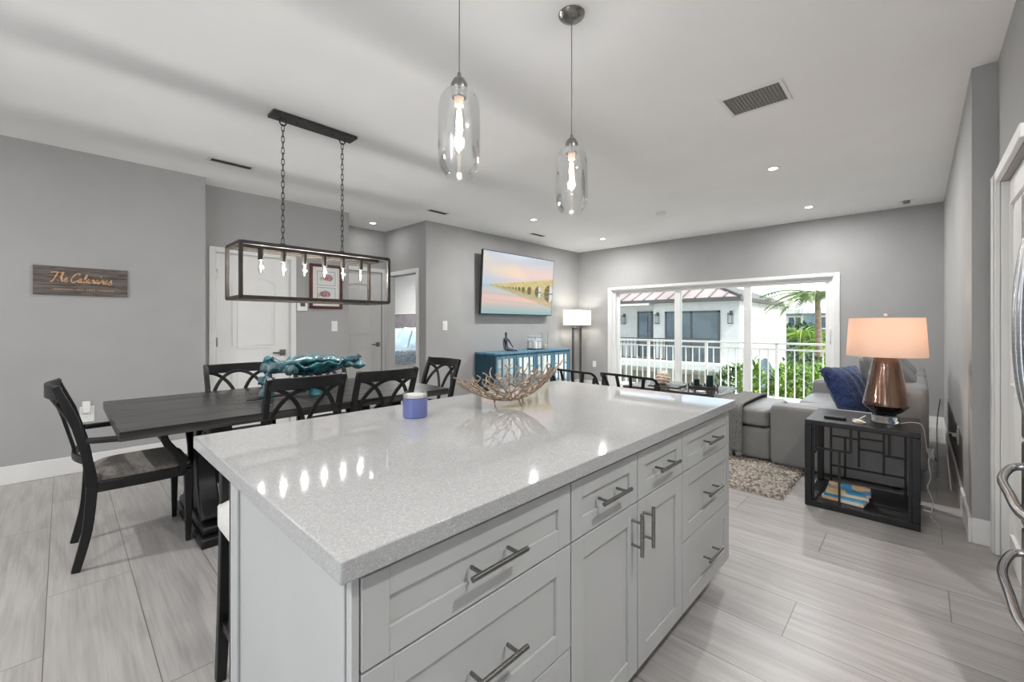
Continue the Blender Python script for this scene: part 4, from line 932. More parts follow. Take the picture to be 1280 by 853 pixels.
sf = thing('sofa', 'grey leather reclining sofa with chaise along the right wall', 'sofa', (5.35, .6, 0))
def pf(name, x0, x1, y0, y1, z0, z1, m='sofa', e=9, n=10, parent=sf, fn=None):
    return MB().puff(((x0 + x1) / 2, (y0 + y1) / 2, (z0 + z1) / 2), ((x1 - x0) / 2, (y1 - y0) / 2, (z1 - z0) / 2), e, n, fn).build(name, m, parent, smooth=180)
zf = .04
pf('arm', 4.29, 4.47, .035, .945, zf, .555, 'sofa_side', 22, 14)
pf('arm', 6.25, 6.44, .035, .93, zf, .60, 'sofa_side', 14, 12)
pf('seat_base', 4.45, 6.27, .06, .90, zf, .30, 'sofa_side', 20)
pf('seat_cushion', 4.47, 5.36, .22, .93, .28, .455); pf('seat_cushion', 5.36, 6.25, .22, .93, .28, .455)
pf('backrest', 4.33, 5.36, -.06, .235, .16, .80, 'sofa', 14, 12)
pf('backrest', 5.36, 6.42, -.06, .235, .16, .80, 'sofa', 14, 12)
ch1 = pf('chaise_base', 4.33, 5.10, .945, 1.33, zf, .335, 'sofa_side', 16, 12)
pf('chaise_cushion', 4.32, 5.12, .95, 1.35, .33, .50, 'sofa', 8, 12)
for (xa, xb, h, tl) in ((4.62, 5.30, .30, 1), (5.42, 6.10, .28, 1)):
    cx_, cz_ = (xa + xb) / 2, .86
    R = Matrix.Translation((cx_, .12, cz_)) @ Matrix.Rotation(radians(-38), 4, 'X')
    mb = MB(); mb.xf = R; mb.puff((0, 0, 0), ((xb - xa) / 2, .055, h / 2), 6, 10); mb.build('headrest', 'sofa', sf, smooth=180)
MB().bar([(4.329, .99, .335), (4.325, 1.15, .335), (4.329, 1.31, .335)], .006, .006).build('seam', 'black_plastic', sf)
for (x, y) in ((4.40, .12), (4.40, .86), (6.35, .12), (6.35, .86), (5.0, 1.25), (4.42, 1.25)):
    MB().lathe([(.001, 0), (.025, 0), (.03, .06), (.001, .06)], (x, y, .0), 12).build('foot', 'black_plastic', sf)

# throw over the chaise
def cloth(path, x0, x1, nx, m, name, label, cat, th=.012, wave=.006, at=None, seed=1):
    rnd = random.Random(seed); P = smooth_path(path, 6); V = []; Fc = []
    for j, p in enumerate(P):
        for i in range(nx + 1):
            x = lerp(x0, x1, i / nx); V.append((x + rnd.uniform(-.004, .004), p.y, p.z + wave * sin(i * 1.1 + j * .3)))
    for j in range(len(P) - 1):
        for i in range(nx): a = j * (nx + 1) + i; Fc.append((a, a + 1, a + nx + 2, a + nx + 1))
    o = MB().add(V, Fc).build(name, m, at=at or (x0, P[0].y, 0), smooth=180)
    s = o.modifiers.new('thickness', 'SOLIDIFY'); s.thickness = th; return tag(o, label, cat)
def throw():
    # drapes along X over the front (-X) face of the chaise near its free end
    pth = [(4.262, .10), (4.268, .30), (4.275, .45), (4.31, .515), (4.40, .528), (4.7, .53), (5.05, .53), (5.16, .50), (5.175, .35), (5.18, .22)]
    P = smooth_path([(x, 0, z) for x, z in pth], 6); V = []; Fc = []; ny = 16; rnd = random.Random(9)
    for j, p in enumerate(P):
        for i in range(ny + 1):
            V.append((p.x + .006 * sin(i * 1.7 + j * .2), lerp(1.165, 1.365, i / ny), p.z + .004 * sin(i * 1.3)))
    for j in range(len(P) - 1):
        for i in range(ny): a = j * (ny + 1) + i; Fc.append((a, a + 1, a + ny + 2, a + ny + 1))
    t = thing('throw_blanket', 'grey knitted throw with pompoms draped over the sofa chaise', 'blanket', (4.6, 1.27, .5))
    o = MB().add(V, Fc).build('knit', 'throw', t, smooth=180); s = o.modifiers.new('thickness', 'SOLIDIFY'); s.thickness = .014; s.offset = 0
    for y in (1.19, 1.265, 1.34): MB().puff((4.262, y, .075), (.027, .027, .03), 2, 6).build('pompom', 'throw', t, smooth=180)
throw()

def pillow(cx, cy, cz, w, h, d, rx, rz, m, name, label, cat='pillow', e=3.2, ribs=0):
    mb = MB(); mb.xf = Matrix.Rotation(0, 4, 'Z')
    def fn(r, q):
        a, b_ = abs(q[0]), abs(q[2]); k = 1 - .0 * a
        s = (1 - a ** 3) * (1 - b_ ** 3); yy = r[1] * (.25 + .95 * s)
        if ribs: yy += (.010 if q[1] > 0 else -.010) * sin(q[0] * ribs) * (1 - a) * (1 if abs(q[1]) > .3 else 0) + (.006 if q[1] > 0 else -.006) * sin(q[2] * ribs * 1.7) * (1 - b_)
        pin = 1 + .10 * (a * b_) ** 2
        return (r[0] * pin, yy, r[2] * pin)
    mb.puff((0, 0, 0), (w / 2, d / 2, h / 2), 9, 18, fn)
    o = mb.build(name, m, smooth=180); o.location = (cx, cy, cz); o.rotation_euler = (rx, 0, rz); return tag(o, label, cat)
pillow(4.80, .43, .66, .46, .46, .17, radians(-26), radians(-25), 'bluepillow', 'knit_pillow', 'navy blue knitted pillow on the sofa behind the table lamp', ribs=16)
pillow(4.98, .25, .79, .44, .40, .15, radians(-20), radians(-12), 'sofa', 'grey_pillow', 'plain grey pillow leaning on the sofa back behind the navy pillow')

# side table
stt = thing('fretwork_side_table', 'black open cube side table with geometric fretwork next to the sofa', 'side table', (3.86, .28, 0))
ax0, ax1, ay0, ay1, az = 3.575, 4.135, -.012, .575, .597
MB().box(ax0, ax1, ay0, ay1, az - .035, az).build('top', 'black_wood', stt, bev=.006)
MB().box(ax0, ax1, ay0, ay1, .0, .045).build('bottom_shelf', 'black_wood', stt, bev=.006)
for x in (ax0, ax1 - .04):
    for y in (ay0, ay1 - .04): MB().box(x, x + .04, y, y + .04, .045, az - .035).build('corner_post', 'black_wood', stt, bev=.004)
def fret(face):
    m = MB(); t = .014; lo, hi = ay0 + .04, ay1 - .04; zl, zh = .045, az - .035
    def B(u0, u1, v0, v1):   # u from the left as seen (high Y) to the right
        ya, yb = hi - u1 * (hi - lo), hi - u0 * (hi - lo); za, zb_ = lerp(zl, zh, v0), lerp(zl, zh, v1)
        if ya == yb: ya -= t / 2; yb += t / 2
        if za == zb_: za -= t / 2; zb_ += t / 2
        m.box(face, face + .014, ya, yb, za, zb_)
    for u in (.09, .93): B(u, u, 0, 1)
    B(0, 1, .90, .90)
    B(.09, .42, .68, .68); B(.26, .26, .09, .68) ; B(.42, .42, .28, .90); B(.42, .70, .70, .70); B(.42, .70, .54, .54)
    B(.70, .70, .22, .90); B(.70, .93, .50, .50); B(.76, .76, .50, .90); B(.09, .93, .24, .24)
    return m
MB().box(ax0 + .012, ax0 + .024, ay0 + .04, ay0 + .055, .045, az - .035).box(ax0 + .012, ax0 + .024, ay1 - .055, ay1 - .04, .045, az - .035).build('inner_frame', 'black_wood', stt)
fret(ax1 - .03).build('fretwork_back', 'black_wood', stt, bev=.001)
m = MB(); lo, hi = ay0 + .04, ay1 - .04
def FB(m, x, u0, u1, v0, v1, t=.013):
    ya, yb = hi - u1 * (hi - lo), hi - u0 * (hi - lo); za, zb_ = lerp(.045, az - .035, v0), lerp(.045, az - .035, v1)
    if ya == yb: ya -= t / 2; yb += t / 2
    if za == zb_: za -= t / 2; zb_ += t / 2
    m.box(x, x + .013, ya, yb, za, zb_)
FB(m, ax0 + .013, .30, .30, 0, .70); FB(m, ax0 + .013, 0, .42, .70, .70); FB(m, ax0 + .013, .42, .42, .70, 1)
m.build('fretwork_front', 'black_wood', stt, bev=.001)
m = MB()
for y in (ay0 + .008, ay1 - .02):
    m.box(ax0 + .04, ax1 - .04, y, y + .012, .30, .314).box(ax0 + .2, ax0 + .214, y, y + .012, .045, .30).box(ax0 + .36, ax0 + .374, y, y + .012, .30, az - .035)
m.build('fretwork_sides', 'black_wood', stt, bev=.001)
# books
bk_c = [(236, 232, 222), (92, 168, 204), (230, 218, 190), (44, 132, 178)]
lbs = ['bottom white paperback of the stack in the side table', 'second book from the bottom of the side table stack, blue cover', 'second book from the top of the side table stack, cream cover', 'top book of the side table stack with blue and sand coloured cover']
zb_ = .0455
for k in range(4):
    mc = mat('book_cover_%d' % k, rgb(*bk_c[k]), .35, noise=(9, rgb(*[(220, 190, 150), (60, 140, 190), (214, 190, 150), (214, 176, 128)][k]), .48, .55))
    th2 = (.022, .016, .020, .018)[k]; t = thing('paperback_book', lbs[k], 'book', (3.74 + .008 * k, .365 - .006 * k, zb_ + .0003), radians(4 * k - 7), 'books in the side table')
    hx, hy = .085, .115
    MB().box(-hx, hx, -hy, hy, 0, .0012).box(-hx, hx, -hy, hy, th2 - .0012, th2).box(-hx, -hx + .0012, -hy, hy, 0, th2).build('cover', mc, None).parent = t
    MB().box(-hx + .0015, hx - .004, -hy + .003, hy - .003, .0013, th2 - .0013).build('pages', 'wax', None).parent = t
    zb_ += th2 + .0006
# table lamp
lx, ly = 3.85, .159
tl = thing('table_lamp', 'bronze mercury glass table lamp with wide blush shade on the black side table', 'table lamp', (lx, ly, az))
MB().lathe([(.001, 0), (.075, 0), (.078, .005), (.078, .045), (.074, .05), (.001, .05)], tl.location, 10).build('crystal_base', 'crystal', tl, bev=.002)
MB().lathe([(.05, .051), (.085, .075), (.112, .102), (.122, .118)], tl.location, 40).build('lower_body', 'darkglaze', tl)
MB().lathe([(.122, .118), (.1235, .128), (.121, .140), (.070, .430), (.066, .446), (.001, .447)], tl.location, 40, cap=False).build('glass_body', 'mercury', tl, smooth=50)
MB().tube([(lx, ly, az + .445), (lx, ly, az + .72)], .006, 8, up=(0, 1, 0)).build('stem', 'nickel', tl)
MB().puff((lx, ly, az + .725), (.012, .012, .012), 2, 5).build('finial', 'crystal', tl)
MB().lathe([(.213, .447), (.198, .705), (.196, .705), (.211, .447)], tl.location, 48, cap=False).build('shade', 'shade_warm', tl, smooth=50)
sp_ = MB()
for k in range(3): a = 2 * pi * k / 3; sp_.tube([(lx, ly, az + .70), (lx + .197 * cos(a), ly + .197 * sin(a), az + .70)], .002, 5)
sp_.build('shade_spider', 'nickel', tl)
lamp(tl, 'bulb_light', (lx, ly, az + .60), 2.3, (1, .66, .48), .04)
MB().tube(smooth_path([(lx - .03, ly - .075, az + .006), (lx - .02, ly - .13, az + .02), (lx, ay0 - .008, az + .003), (lx + .01, ay0 - .025, az - .10), (lx + .03, ay0 - .03, az - .17)], 6), .0028, 6).build('cord', 'whitecord', tl)
# cable bundle & cords
cb = MB(); rnd = random.Random(4)
P = [(lx + .03 + rnd.uniform(-.03, .03), -.055 + rnd.uniform(-.022, .018), .42 + rnd.uniform(-.04, .04)) for _ in range(14)]
cb.tube(smooth_path(P + [(3.88, -.05, .36), (3.87, -.06, .27), (3.86, -.045, .20), (3.84, -.07, .12), (3.83, -.06, .03), (3.78, -.09, .006), (3.70, -.10, .006)], 5), .003, 6)
tag(cb.build('cable_bundle', 'whitecord', at=(3.86, -.05, .006)), 'tangled white lamp cable hanging behind the side table', 'cable')
tag(MB().tube(smooth_path([(3.90, -.075, .41), (4.6, -.10, .22), (5.6, -.13, .02), (6.6, -.15, .012), (7.08, -.16, .02), (7.16, -.17, .18), (7.22, -.19, .345), (7.29, -.19, .36)], 6), .005, 6).build('power_cord', 'black_plastic', at=(4.2, -.12, .35)), 'black power cord running from the cable tangle to the back wall', 'cable')
tag(MB().tube(smooth_path([(4.74, YR + .012, .41), (4.70, YR + .06, .42), (4.60, YR + .07, .36), (4.45, YR + .06, .18), (4.35, YR + .055, .08)], 6), .004, 6).box(4.725, 4.755, YR + .0105, YR + .035, .395, .42).build('plug_cord', 'whitecord', at=(4.6, YR + .05, .1)), 'white plug and cord hanging from the low outlet on the right wall', 'cable')
# things on the side table top
tag(MB().puff((3.72, .42, az + .0105), (.022, .062, .010), 6, 8).build('remote_control', 'black_plastic', at=(3.72, .42, az)), 'black remote control lying on the side table', 'remote control')
ds = thing('coaster_dish', 'small pale shell dish on the side table beside the lamp', 'dish', (3.665, .285, az))
MB().lathe([(.001, 0), (.028, 0), (.036, .012), (.034, .013), (.001, .004)], ds.location, 20).build('dish', 'shell', ds); MB().lathe([(.001, .012), (.02, .014), (.022, .022), (.001, .026)], ds.location, 14).build('lid', 'wax', ds)
tag(MB().tube([(3.72, .30, az + .008), (3.79, .26, az + .035)], .006, 8).puff((3.72, .305, az + .010), (.014, .02, .009), 3, 5).build('usb_plug', 'whitecord', at=(3.72, .30, az)), 'white charging plug lying at the foot of the table lamp', 'plug')

# coffee table
ct = thing('coffee_table', 'dark glossy rectangular coffee table in front of the sliding glass door', 'coffee table', (5.6, 2.28, 0))
kx0, kx1, ky0, ky1 = 5.16, 6.02, 1.70, 2.86
MT['coffee_top'] = mat('glossy_espresso', rgb(70, 68, 66), .12, noise=(3, rgb(54, 52, 50), .4, .6), coat=.6)
MB().box(kx0, kx1, ky0, ky1, .415, .45).build('tabletop', 'coffee_top', ct, bev=.003)
MB().box(kx0 + .02, kx1 - .02, ky0 + .02, ky1 - .02, .35, .415).build('apron', 'trim', ct, bev=.003)
MB().box(kx0 + .03, kx1 - .03, ky0 + .03, ky1 - .03, .12, .145).build('lower_shelf', 'trim', ct, bev=.003)
for x in (kx0 + .02, kx1 - .075):
    for y in (ky0 + .02, ky1 - .075): MB().box(x, x + .055, y, y + .055, .036, .415).build('leg', 'trim', ct, bev=.004)
tr = thing('serving_tray', 'grey slate tray under the coral shell on the coffee table', 'tray', (5.50, 2.40, .45))
MB().box(5.36, 5.64, 2.20, 2.60, .4505, .462).build('board', 'lampmetal', tr, bev=.003); MB().tube([(5.42, 2.21, .466), (5.42, 2.17, .478), (5.58, 2.17, .478), (5.58, 2.21, .466)], .006, 6).build('handle', 'lampmetal', tr)
tag(MB().puff((5.50, 2.46, .545), (.085, .085, .085), 2, 18, lambda r, q: tuple(c_ + (p - c_) * (1 + .16 * sin(9 * q[0] + 3) * sin(8 * q[1]) + .12 * sin(14 * q[2] + 4 * q[0])) for p, c_ in zip(r, (5.50, 2.46, .545)))).build('coral_shell', 'shell', at=(5.50, 2.46, .462), smooth=180), 'peach coloured coral cluster standing on the slate tray', 'coral')
cs = thing('candle_stand', 'black iron stand with two glass cylinders of green candles on the coffee table', 'candle holder', (5.62, 1.98, .45))
MB().box(5.555, 5.685, 1.82, 2.15, .4505, .475).build('iron_base', 'iron', cs, bev=.003)
for y in (1.825, 1.985, 2.145):
    for x in (5.56, 5.68): MB().puff((x, y, .49), (.01, .01, .018), 3, 4).build('finial', 'iron', cs)
for (y, hg, hcn, rr) in ((2.065, .17, .085, .045), (1.90, .22, .145, .05)):
    MB().lathe([(rr, 0), (rr, hg), (rr - .003, hg), (rr - .003, 0)], (5.62, y, .4755), 24, cap=False).build('glass_cylinder', 'clear', cs)
    MB().lathe([(.001, 0), (rr - .009, 0), (rr - .009, hcn), (.001, hcn - .004)], (5.62, y, .4755), 20).build('candle', 'greencandle', cs)
tag(MB().lathe([(.001, 0), (.05, 0), (.052, .008), (.001, .008)], (5.30, 1.90, .4505), 24).build('coaster', 'white_plastic', at=(5.30, 1.90, .45)), 'round white coaster near the corner of the coffee table', 'coaster')

# two low bentwood chairs in front of the coffee table
def lounge_chair(label):
    """faces +X; centre of back at local (0,0)"""
    t = thing('bentwood_lounge_chair', label, 'chair', (0, 0, 0))
    rail = smooth_path([(.16, .27, .60), (.10, .275, .70), (.04, .262, .745), (0, .20, .755), (-.02, 0, .755), (0, -.20, .745), (.04, -.262, .735), (.10, -.275, .69), (.16, -.27, .60)], 6)
    MB().bar(rail, .024, .022).build('bent_rail', 'black_wood', t, bev=.004)
    for y in (-.20, -.07, .07, .20): MB().bar([(-.008, y, .745), (.03, y * .8, .58), (.06, y * .7, .40)], .03, .012, up=(1, 0, 0)).build('back_slat', 'black_wood', t, bev=.003)
    for sx, sy in ((.06, -.25), (.06, .25), (.44, -.25), (.44, .25)):
        MB().bar([(sx - (.04 if sx < .2 else -.03), sy * 1.05, .0), (sx, sy, .36), (sx + (.03 if sx < .2 else 0), sy * 1.08, .69 if sx < .2 else .42)], .028, .028, up=(0, 1, 0)).build('leg', 'black_wood', t, bev=.005)
    MB().box(.04, .50, -.24, .24, .33, .37).build('seat_frame', 'black_wood', t, bev=.006)
    MB().puff((.28, 0, .41), (.235, .235, .05), 6, 10).build('seat_cushion', 'white_leather', t, smooth=180)
    return t
lc = lounge_chair('low bentwood chair with curved rail in front of the glass door'); lc.location = (3.545, 1.955, .038)
copy_tree(lc, None, (3.55, 2.60, .038), 0, 'low bentwood chair with curved rail in front of the floor lamp and sideboard')

# ================================================================== fridge at the right edge
fg = thing('refrigerator', 'stainless steel refrigerator with bowed handles at the right edge', 'refrigerator', (2.2, -.68, 0))
fx0, fx1, fy = 1.78, 2.655, -.300
MB().box(fx0 + .005, fx1 - .005, -1.05, fy - .06, .03, 1.78).build('cabinet', 'iron', fg, bev=.004)
fxm = (fx0 + fx1) / 2
for a, b_ in ((fx0, fxm - .003), (fxm + .003, fx1)): MB().box(a, b_, fy - .058, fy, .80, 1.78).build('door', 'steel', fg, bev=.012, bseg=3)
MB().box(fx0, fx1, fy - .058, fy, .455, .793).build('drawer', 'steel', fg, bev=.012, bseg=3); MB().box(fx0, fx1, fy - .058, fy, .10, .448).build('drawer', 'steel', fg, bev=.012, bseg=3)
MB().box(fx0 + .03, fx1 - .03, -1.0, fy - .07, 0, .10).build('grille', 'iron', fg)
for hx in (fxm - .05, fxm + .05):
    MB().tube(smooth_path([(hx, fy - .002, .92), (hx, fy + .03, .95), (hx, fy + .05, 1.08), (hx, fy + .056, 1.25), (hx, fy + .05, 1.42), (hx, fy + .03, 1.55), (hx, fy - .002, 1.58)], 6), .0095, 10).build('door_handle', 'steel', fg, smooth=80)
for hz in (.70, .36):
    MB().tube(smooth_path([(fx0 + .06, fy - .002, hz), (fx0 + .08, fy + .035, hz - .01), (fxm - .2, fy + .072, hz - .02), (fxm, fy + .075, hz - .02), (fxm + .2, fy + .072, hz - .02), (fx1 - .08, fy + .035, hz - .01), (fx1 - .06, fy - .002, hz)], 8), .014, 12).build('drawer_handle', 'steel', fg, smooth=80)

# ================================================================== bedroom
bd = thing('bed', 'bed with grey headboard and white bedding seen through the bedroom doorway', 'bed', (5.65, 9.75, 0))
MB().box(6.62, 6.74, 8.55, 11.0, 0, 1.56).build('headboard', 'headboard', bd, bev=.02)
MB().box(6.60, 6.75, 8.50, 11.05, 1.56, 1.60).build('headboard_cap', 'trim', bd, bev=.004)
MB().puff((5.62, 9.75, .35), (1.02, 1.10, .30), 14, 12).build('mattress_and_duvet', 'linen', bd, smooth=180)
MB().box(4.62, 6.62, 8.68, 10.82, .02, .14).build('bed_frame', 'headboard', bd)
for (x, y, z, m_, nm, lb, w_, h_) in ((6.48, 9.15, .92, 'linen', 'white_pillow', 'white pillow against the headboard, left one in the doorway', .75, .55), (6.48, 10.0, .92, 'linen', 'white_pillow', 'white pillow against the headboard, right one in the doorway', .75, .55),
                                      (6.22, 9.9, .86, 'lightblue', 'blue_pillow', 'larger pale blue pillow at the left of the bedroom doorway', .60, .55), (6.25, 9.3, .84, 'lightblue', 'blue_pillow', 'pale blue pillow at the right of the bedroom doorway', .5, .45), (6.48, 10.7, .92, 'linen', 'white_pillow', 'white pillow at the far side of the bed', .5, .5)):
    pillow(x, y, z, w_, h_, .2, radians(18), radians(90), m_, nm, lb)
P = smooth_path([(0, 8.58, .36), (0, 8.585, .46), (0, 8.60, .60), (0, 8.68, .675), (0, 9.0, .685), (0, 9.4, .69)], 6); V = []; Fc = []
for j, p in enumerate(P):
    for i in range(15): V.append((lerp(5.15 + .1 * (j / len(P)), 5.95 + .1 * (j / len(P)), i / 14), p.y + .012 * sin(i * 1.3), p.z + .02 * sin(i * .9 + .5) * (1 - j / len(P))))
for j in range(len(P) - 1):
    for i in range(14): a = j * 15 + i; Fc.append((a, a + 1, a + 16, a + 15))
o = MB().add(V, Fc).build('bed_throw', 'blanket', at=(5.5, 9, .68), smooth=180); o.modifiers.new('thickness', 'SOLIDIFY').thickness = .02; tag(o, 'blue grey knitted throw hanging over the side of the bed', 'blanket')
can(5.2, 8.0, 'added recessed light in the unseen bedroom ceiling');  # added lamp, not visible through the doorway
lamp(None, 'bedroom_fill_light', (4.9, 9.6, 2.5), 36, (1, 1, 1), 1.2, 'AREA')  # added area lamp under the ceiling, brightens the bedroom

# ================================================================== outside
struct('balcony_deck', MB().box(7.5, 8.75, -1.5, 6.5, -.24, -.06), 'deck')
bl = thing('balcony_railing', 'white aluminium balcony railing outside the sliding glass door', 'railing', (8.5, 2, -.06))
RX = 8.5; rt, rm, rb = .935, .83, -.0
MB().bar([(RX, -1.4, rt), (RX, 6.4, rt)], .05, .035).build('top_rail', 'rail', bl, bev=.004)
MB().bar([(RX, -1.4, rm), (RX, 6.4, rm)], .03, .03).build('middle_rail', 'rail', bl, bev=.003)
MB().bar([(RX, -1.4, rb), (RX, 6.4, rb)], .035, .03).build('bottom_rail', 'rail', bl, bev=.003)
yp = 1.768 - 2 * 1.172
while yp < 6.4:
    MB().box(RX - .025, RX + .025, yp - .025, yp + .025, -.06, rt).build('post', 'rail', bl, bev=.003)
    MB().box(RX - .05, RX + .05, yp - .05, yp + .05, -.06, -.05).build('post_foot', 'rail', bl)
    for k in range(1, 9):
        yy = yp + k * 1.172 / 9
        if yy < 6.4: MB().box(RX - .009, RX + .009, yy - .009, yy + .009, rb, rm).build('baluster', 'rail', bl)
    yp += 1.172
struct('ground', MB().box(7.6, 80, -40, 60, -3.2, -3.0), 'grass')
# white neighbouring house
NX, NY, EZ = 17.0, 4.72, 2.15
nb = thing('neighbouring_house', 'white two storey house with metal roof, dark sliding doors and railing', 'house', (20.5, 10, -3))
YE = 16.0; XE = 24.6; rec = 8.0     # recessed porch wall to the left of rec
MB().box(NX, XE, NY, rec, -.25, EZ).box(NX + 1.1, XE, rec, YE, -.25, EZ).box(NX + .5, XE, NY, YE, -3, -.25).build('walls', 'stucco', nb)
MB().box(NX - .9, NX + 1.2, NY + .05, YE, -.42, -.18).build('balcony_slab', 'stucco', nb)
MB().box(NX - .45, NX + 1.2, rec, YE, EZ - .08, EZ).build('porch_soffit', 'stucco', nb)
for y in (NY + .2, 7.3, 9.4, 12.5): MB().box(NX - .8, NX - .45, y - .18, y + .18, -3, -.42).build('ground_column', 'stucco', nb)
OH = .45
rx0, rx1, ry0, ry1 = NX - OH, XE + OH, NY - .17, YE + OH; rh = (rx1 - rx0) / 2 * .42; mxx = (rx0 + rx1) / 2; dy = (rx1 - rx0) / 2
MB().box(rx0, rx1, ry0, ry1, EZ, EZ + .13).build('fascia', 'fascia', nb)
z_ = EZ + .13
MB().add([(rx0, ry0, z_), (rx0, ry1, z_), (mxx, ry1 - dy, z_ + rh), (mxx, ry0 + dy, z_ + rh)], [(0, 3, 2, 1)]).add([(rx1, ry0, z_), (rx1, ry1, z_), (mxx, ry1 - dy, z_ + rh), (mxx, ry0 + dy, z_ + rh)], [(0, 1, 2, 3)]).build('metal_roof', 'roof', nb)
MB().add([(rx0, ry0, z_), (rx1, ry0, z_), (mxx, ry0 + dy, z_ + rh)], [(0, 1, 2)]).add([(rx0, ry1, z_), (rx1, ry1, z_), (mxx, ry1 - dy, z_ + rh)], [(0, 2, 1)]).build('shingle_hip', 'roof_dark', nb)
m = MB(); y = ry0 + .55
while y < ry1 - .3:
    f = min((y - ry0) / dy, 1); m.bar([(rx0, y, z_ + .015), (lerp(rx0, mxx, f), y, z_ + rh * f + .015)], .06, .05); y += .52
m.build('standing_seams', 'roof_rib', nb)
m = MB().bar([(rx0, ry0, z_ + .03), (mxx, ry0 + dy, z_ + rh + .03)], .12, .08); m.build('hip_cap', 'fascia', nb)
# openings
def opening(x, y0, y1, z0, z1, nm, n=2, hd=None):
    f = MB(); b = .07
    f.box(x - .05, x, y0, y0 + b, z0, z1).box(x - .05, x, y1 - b, y1, z0, z1).box(x - .05, x, y0, y1, z1 - b, z1)
    for k in range(1, n): yy = lerp(y0, y1, k / n); f.box(x - .05, x, yy - b / 2, yy + b / 2, z0, z1)
    o = f.build(nm, 'fascia', nb); MB().box(x - .03, x - .005, y0 + b / 2, y1 - b / 2, z0, z1 - b / 2).build('glass', 'darkglass', o, smooth=0); return o
opening(NX, 5.38, 7.50, -.18, 1.80, 'sliding_door')
o = opening(NX + 1.1, 8.55, 9.28, -.18, 1.86, 'front_door', 1); MB().box(NX + 1.04, NX + 1.06, 8.78, 8.90, .7, 1.65).build('door_light', 'darkglass', o)
opening(NX + 1.1, 10.4, 11.6, -.18, 1.86, 'sliding_door', 2)
for (x, y) in ((NX, 5.0), (NX + 1.1, 8.25 + .02), (NX + 1.1, 9.95), (NX, 7.82)):
    if x == NX + 1.1 and y < 8.5: continue
    l_ = MB().box(x - .17, x - .03, y - .08, y + .08, 1.30, 1.33).box(x - .17, x - .03, y - .08, y + .08, 1.66, 1.70).box(x - .03, x, y - .05, y + .05, 1.62, 1.78)
    for a in (-.08, .065):
        for c_ in (-.17, -.045): l_.box(x + c_, x + c_ + .015, y + a, y + a + .015, 1.33, 1.66)
    l_ = l_.build('wall_lantern', 'fascia', nb); MB().box(x - .14, x - .06, y - .05, y + .05, 1.34, 1.64).build('lantern_glass', 'pane', l_, smooth=0)
# dark railing of the neighbour balcony
RXN = NX - .8; m = MB().bar([(RXN, NY + .75, .72), (RXN, YE, .72)], .05, .05).bar([(RXN, NY + .75, -.08), (RXN, YE, -.08)], .04, .04).bar([(RXN, NY + .75, .55), (RXN, YE, .55)], .03, .03)
y = NY + .75
while y < 13: m.box(RXN - .012, RXN + .012, y - .012, y + .012, -.08, .72); y += .16
m.build('dark_balcony_rail', 'fascia', nb)
for (y0, y1) in ((5.0, 7.0), (7.6, 9.2), (9.7, 12.0)): MB().box(NX + .46, NX + .5, y0, y1, -3, -.75).build('garage_door', 'garage', nb)
# arch on the garden side of the house
pts = [(lerp(18.2, 22.6, i / 16), -1.35 + 1.2 * sin(pi * i / 16)) for i in range(17)]; pts = [(18.2, -3)] + pts + [(22.6, -3)]
MB().prism(pts, NY - .03, NY + .0, 'y').build('arched_opening', 'darkglass', nb)
# blue grey house far behind
fh = thing('blue_grey_house', 'blue grey house with white metal roof behind the palm', 'house', (33, 3, -3))
MB().box(30, 38, -8, 9, -3, 1.95).build('walls', 'stucco_grey', fh)
MB().box(29.4, 38.6, -8.5, 9.5, 1.93, 2.15).build('fascia', 'roof_white', fh)
MB().add([(29.4, -8.5, 2.15), (29.4, 9.5, 2.15), (34, 5, 4.2), (34, -4, 4.2), (38.6, -8.5, 2.15), (38.6, 9.5, 2.15)], [(0, 3, 2, 1), (1, 2, 5), (0, 4, 3), (4, 5, 2, 3)]).build('roof', 'roof_white', fh)
for (y0, y1) in ((5.0, 5.6), (2.4, 4.2)):
    f = MB().box(29.92, 30, y0 - .12, y1 + .12, 1.0, 1.8).build('window', 'roof_white', fh); MB().box(29.9, 29.93, y0, (y0 + y1) / 2 - .04, 1.1, 1.7).box(29.9, 29.93, (y0 + y1) / 2 + .04, y1, 1.1, 1.7).build('pane', 'darkglass', f, smooth=0)
# plants
def leaf(m, p, d, up, L, W):
    s = d.cross(up)
    if s.length < 1e-3: s = Vector((1, 0, 0))
    s.normalize(); nrm = s.cross(d); a = p; b_ = p + d * L * .5 + nrm * L * .08; c_ = p + d * L - nrm * L * .1
    m.add([a, b_ - s * W / 2, c_, b_ + s * W / 2, b_ + nrm * W * .1], [(0, 1, 4), (1, 2, 4), (2, 3, 4), (3, 0, 4)])
def bush(x, y, zt, rx, ry, rz, n, label, m='leaf', L=.22, seed=1, nm='garden_shrub', cat='shrub', group=None, smin=.05):
    rnd = random.Random(seed); t = thing(nm, label, cat, (x, y, -3), 0, group); mb = MB(); zc = zt - rz
    for _ in range(n):
        while 1:
            v = Vector((rnd.uniform(-1, 1), rnd.uniform(-1, 1), rnd.uniform(-1, 1)))
            if .45 < v.length < 1: break
        p = Vector((x + v.x * rx, y + v.y * ry, zc + v.z * rz)); d = (Vector((v.x, v.y, v.z * .6 + .35)) + Vector((rnd.uniform(-.6, .6), rnd.uniform(-.6, .6), rnd.uniform(-.5, .5)))).normalized()
        leaf(mb, p, d, Vector((0, 0, 1)), L * rnd.uniform(.7, 1.3), L * .42)
    mb.build('foliage', m, t, smooth=0)
    st_ = MB()
    for k in range(4): a = k * 1.7; st_.tube([(x + .1 * cos(a), y + .1 * sin(a), -3), (x + rx * .3 * cos(a), y + ry * .3 * sin(a), zc - .2), (x + rx * .5 * cos(a), y + ry * .5 * sin(a), zc + rz * .5)], .03, 5)
    st_.build('stems', 'trunk', t)
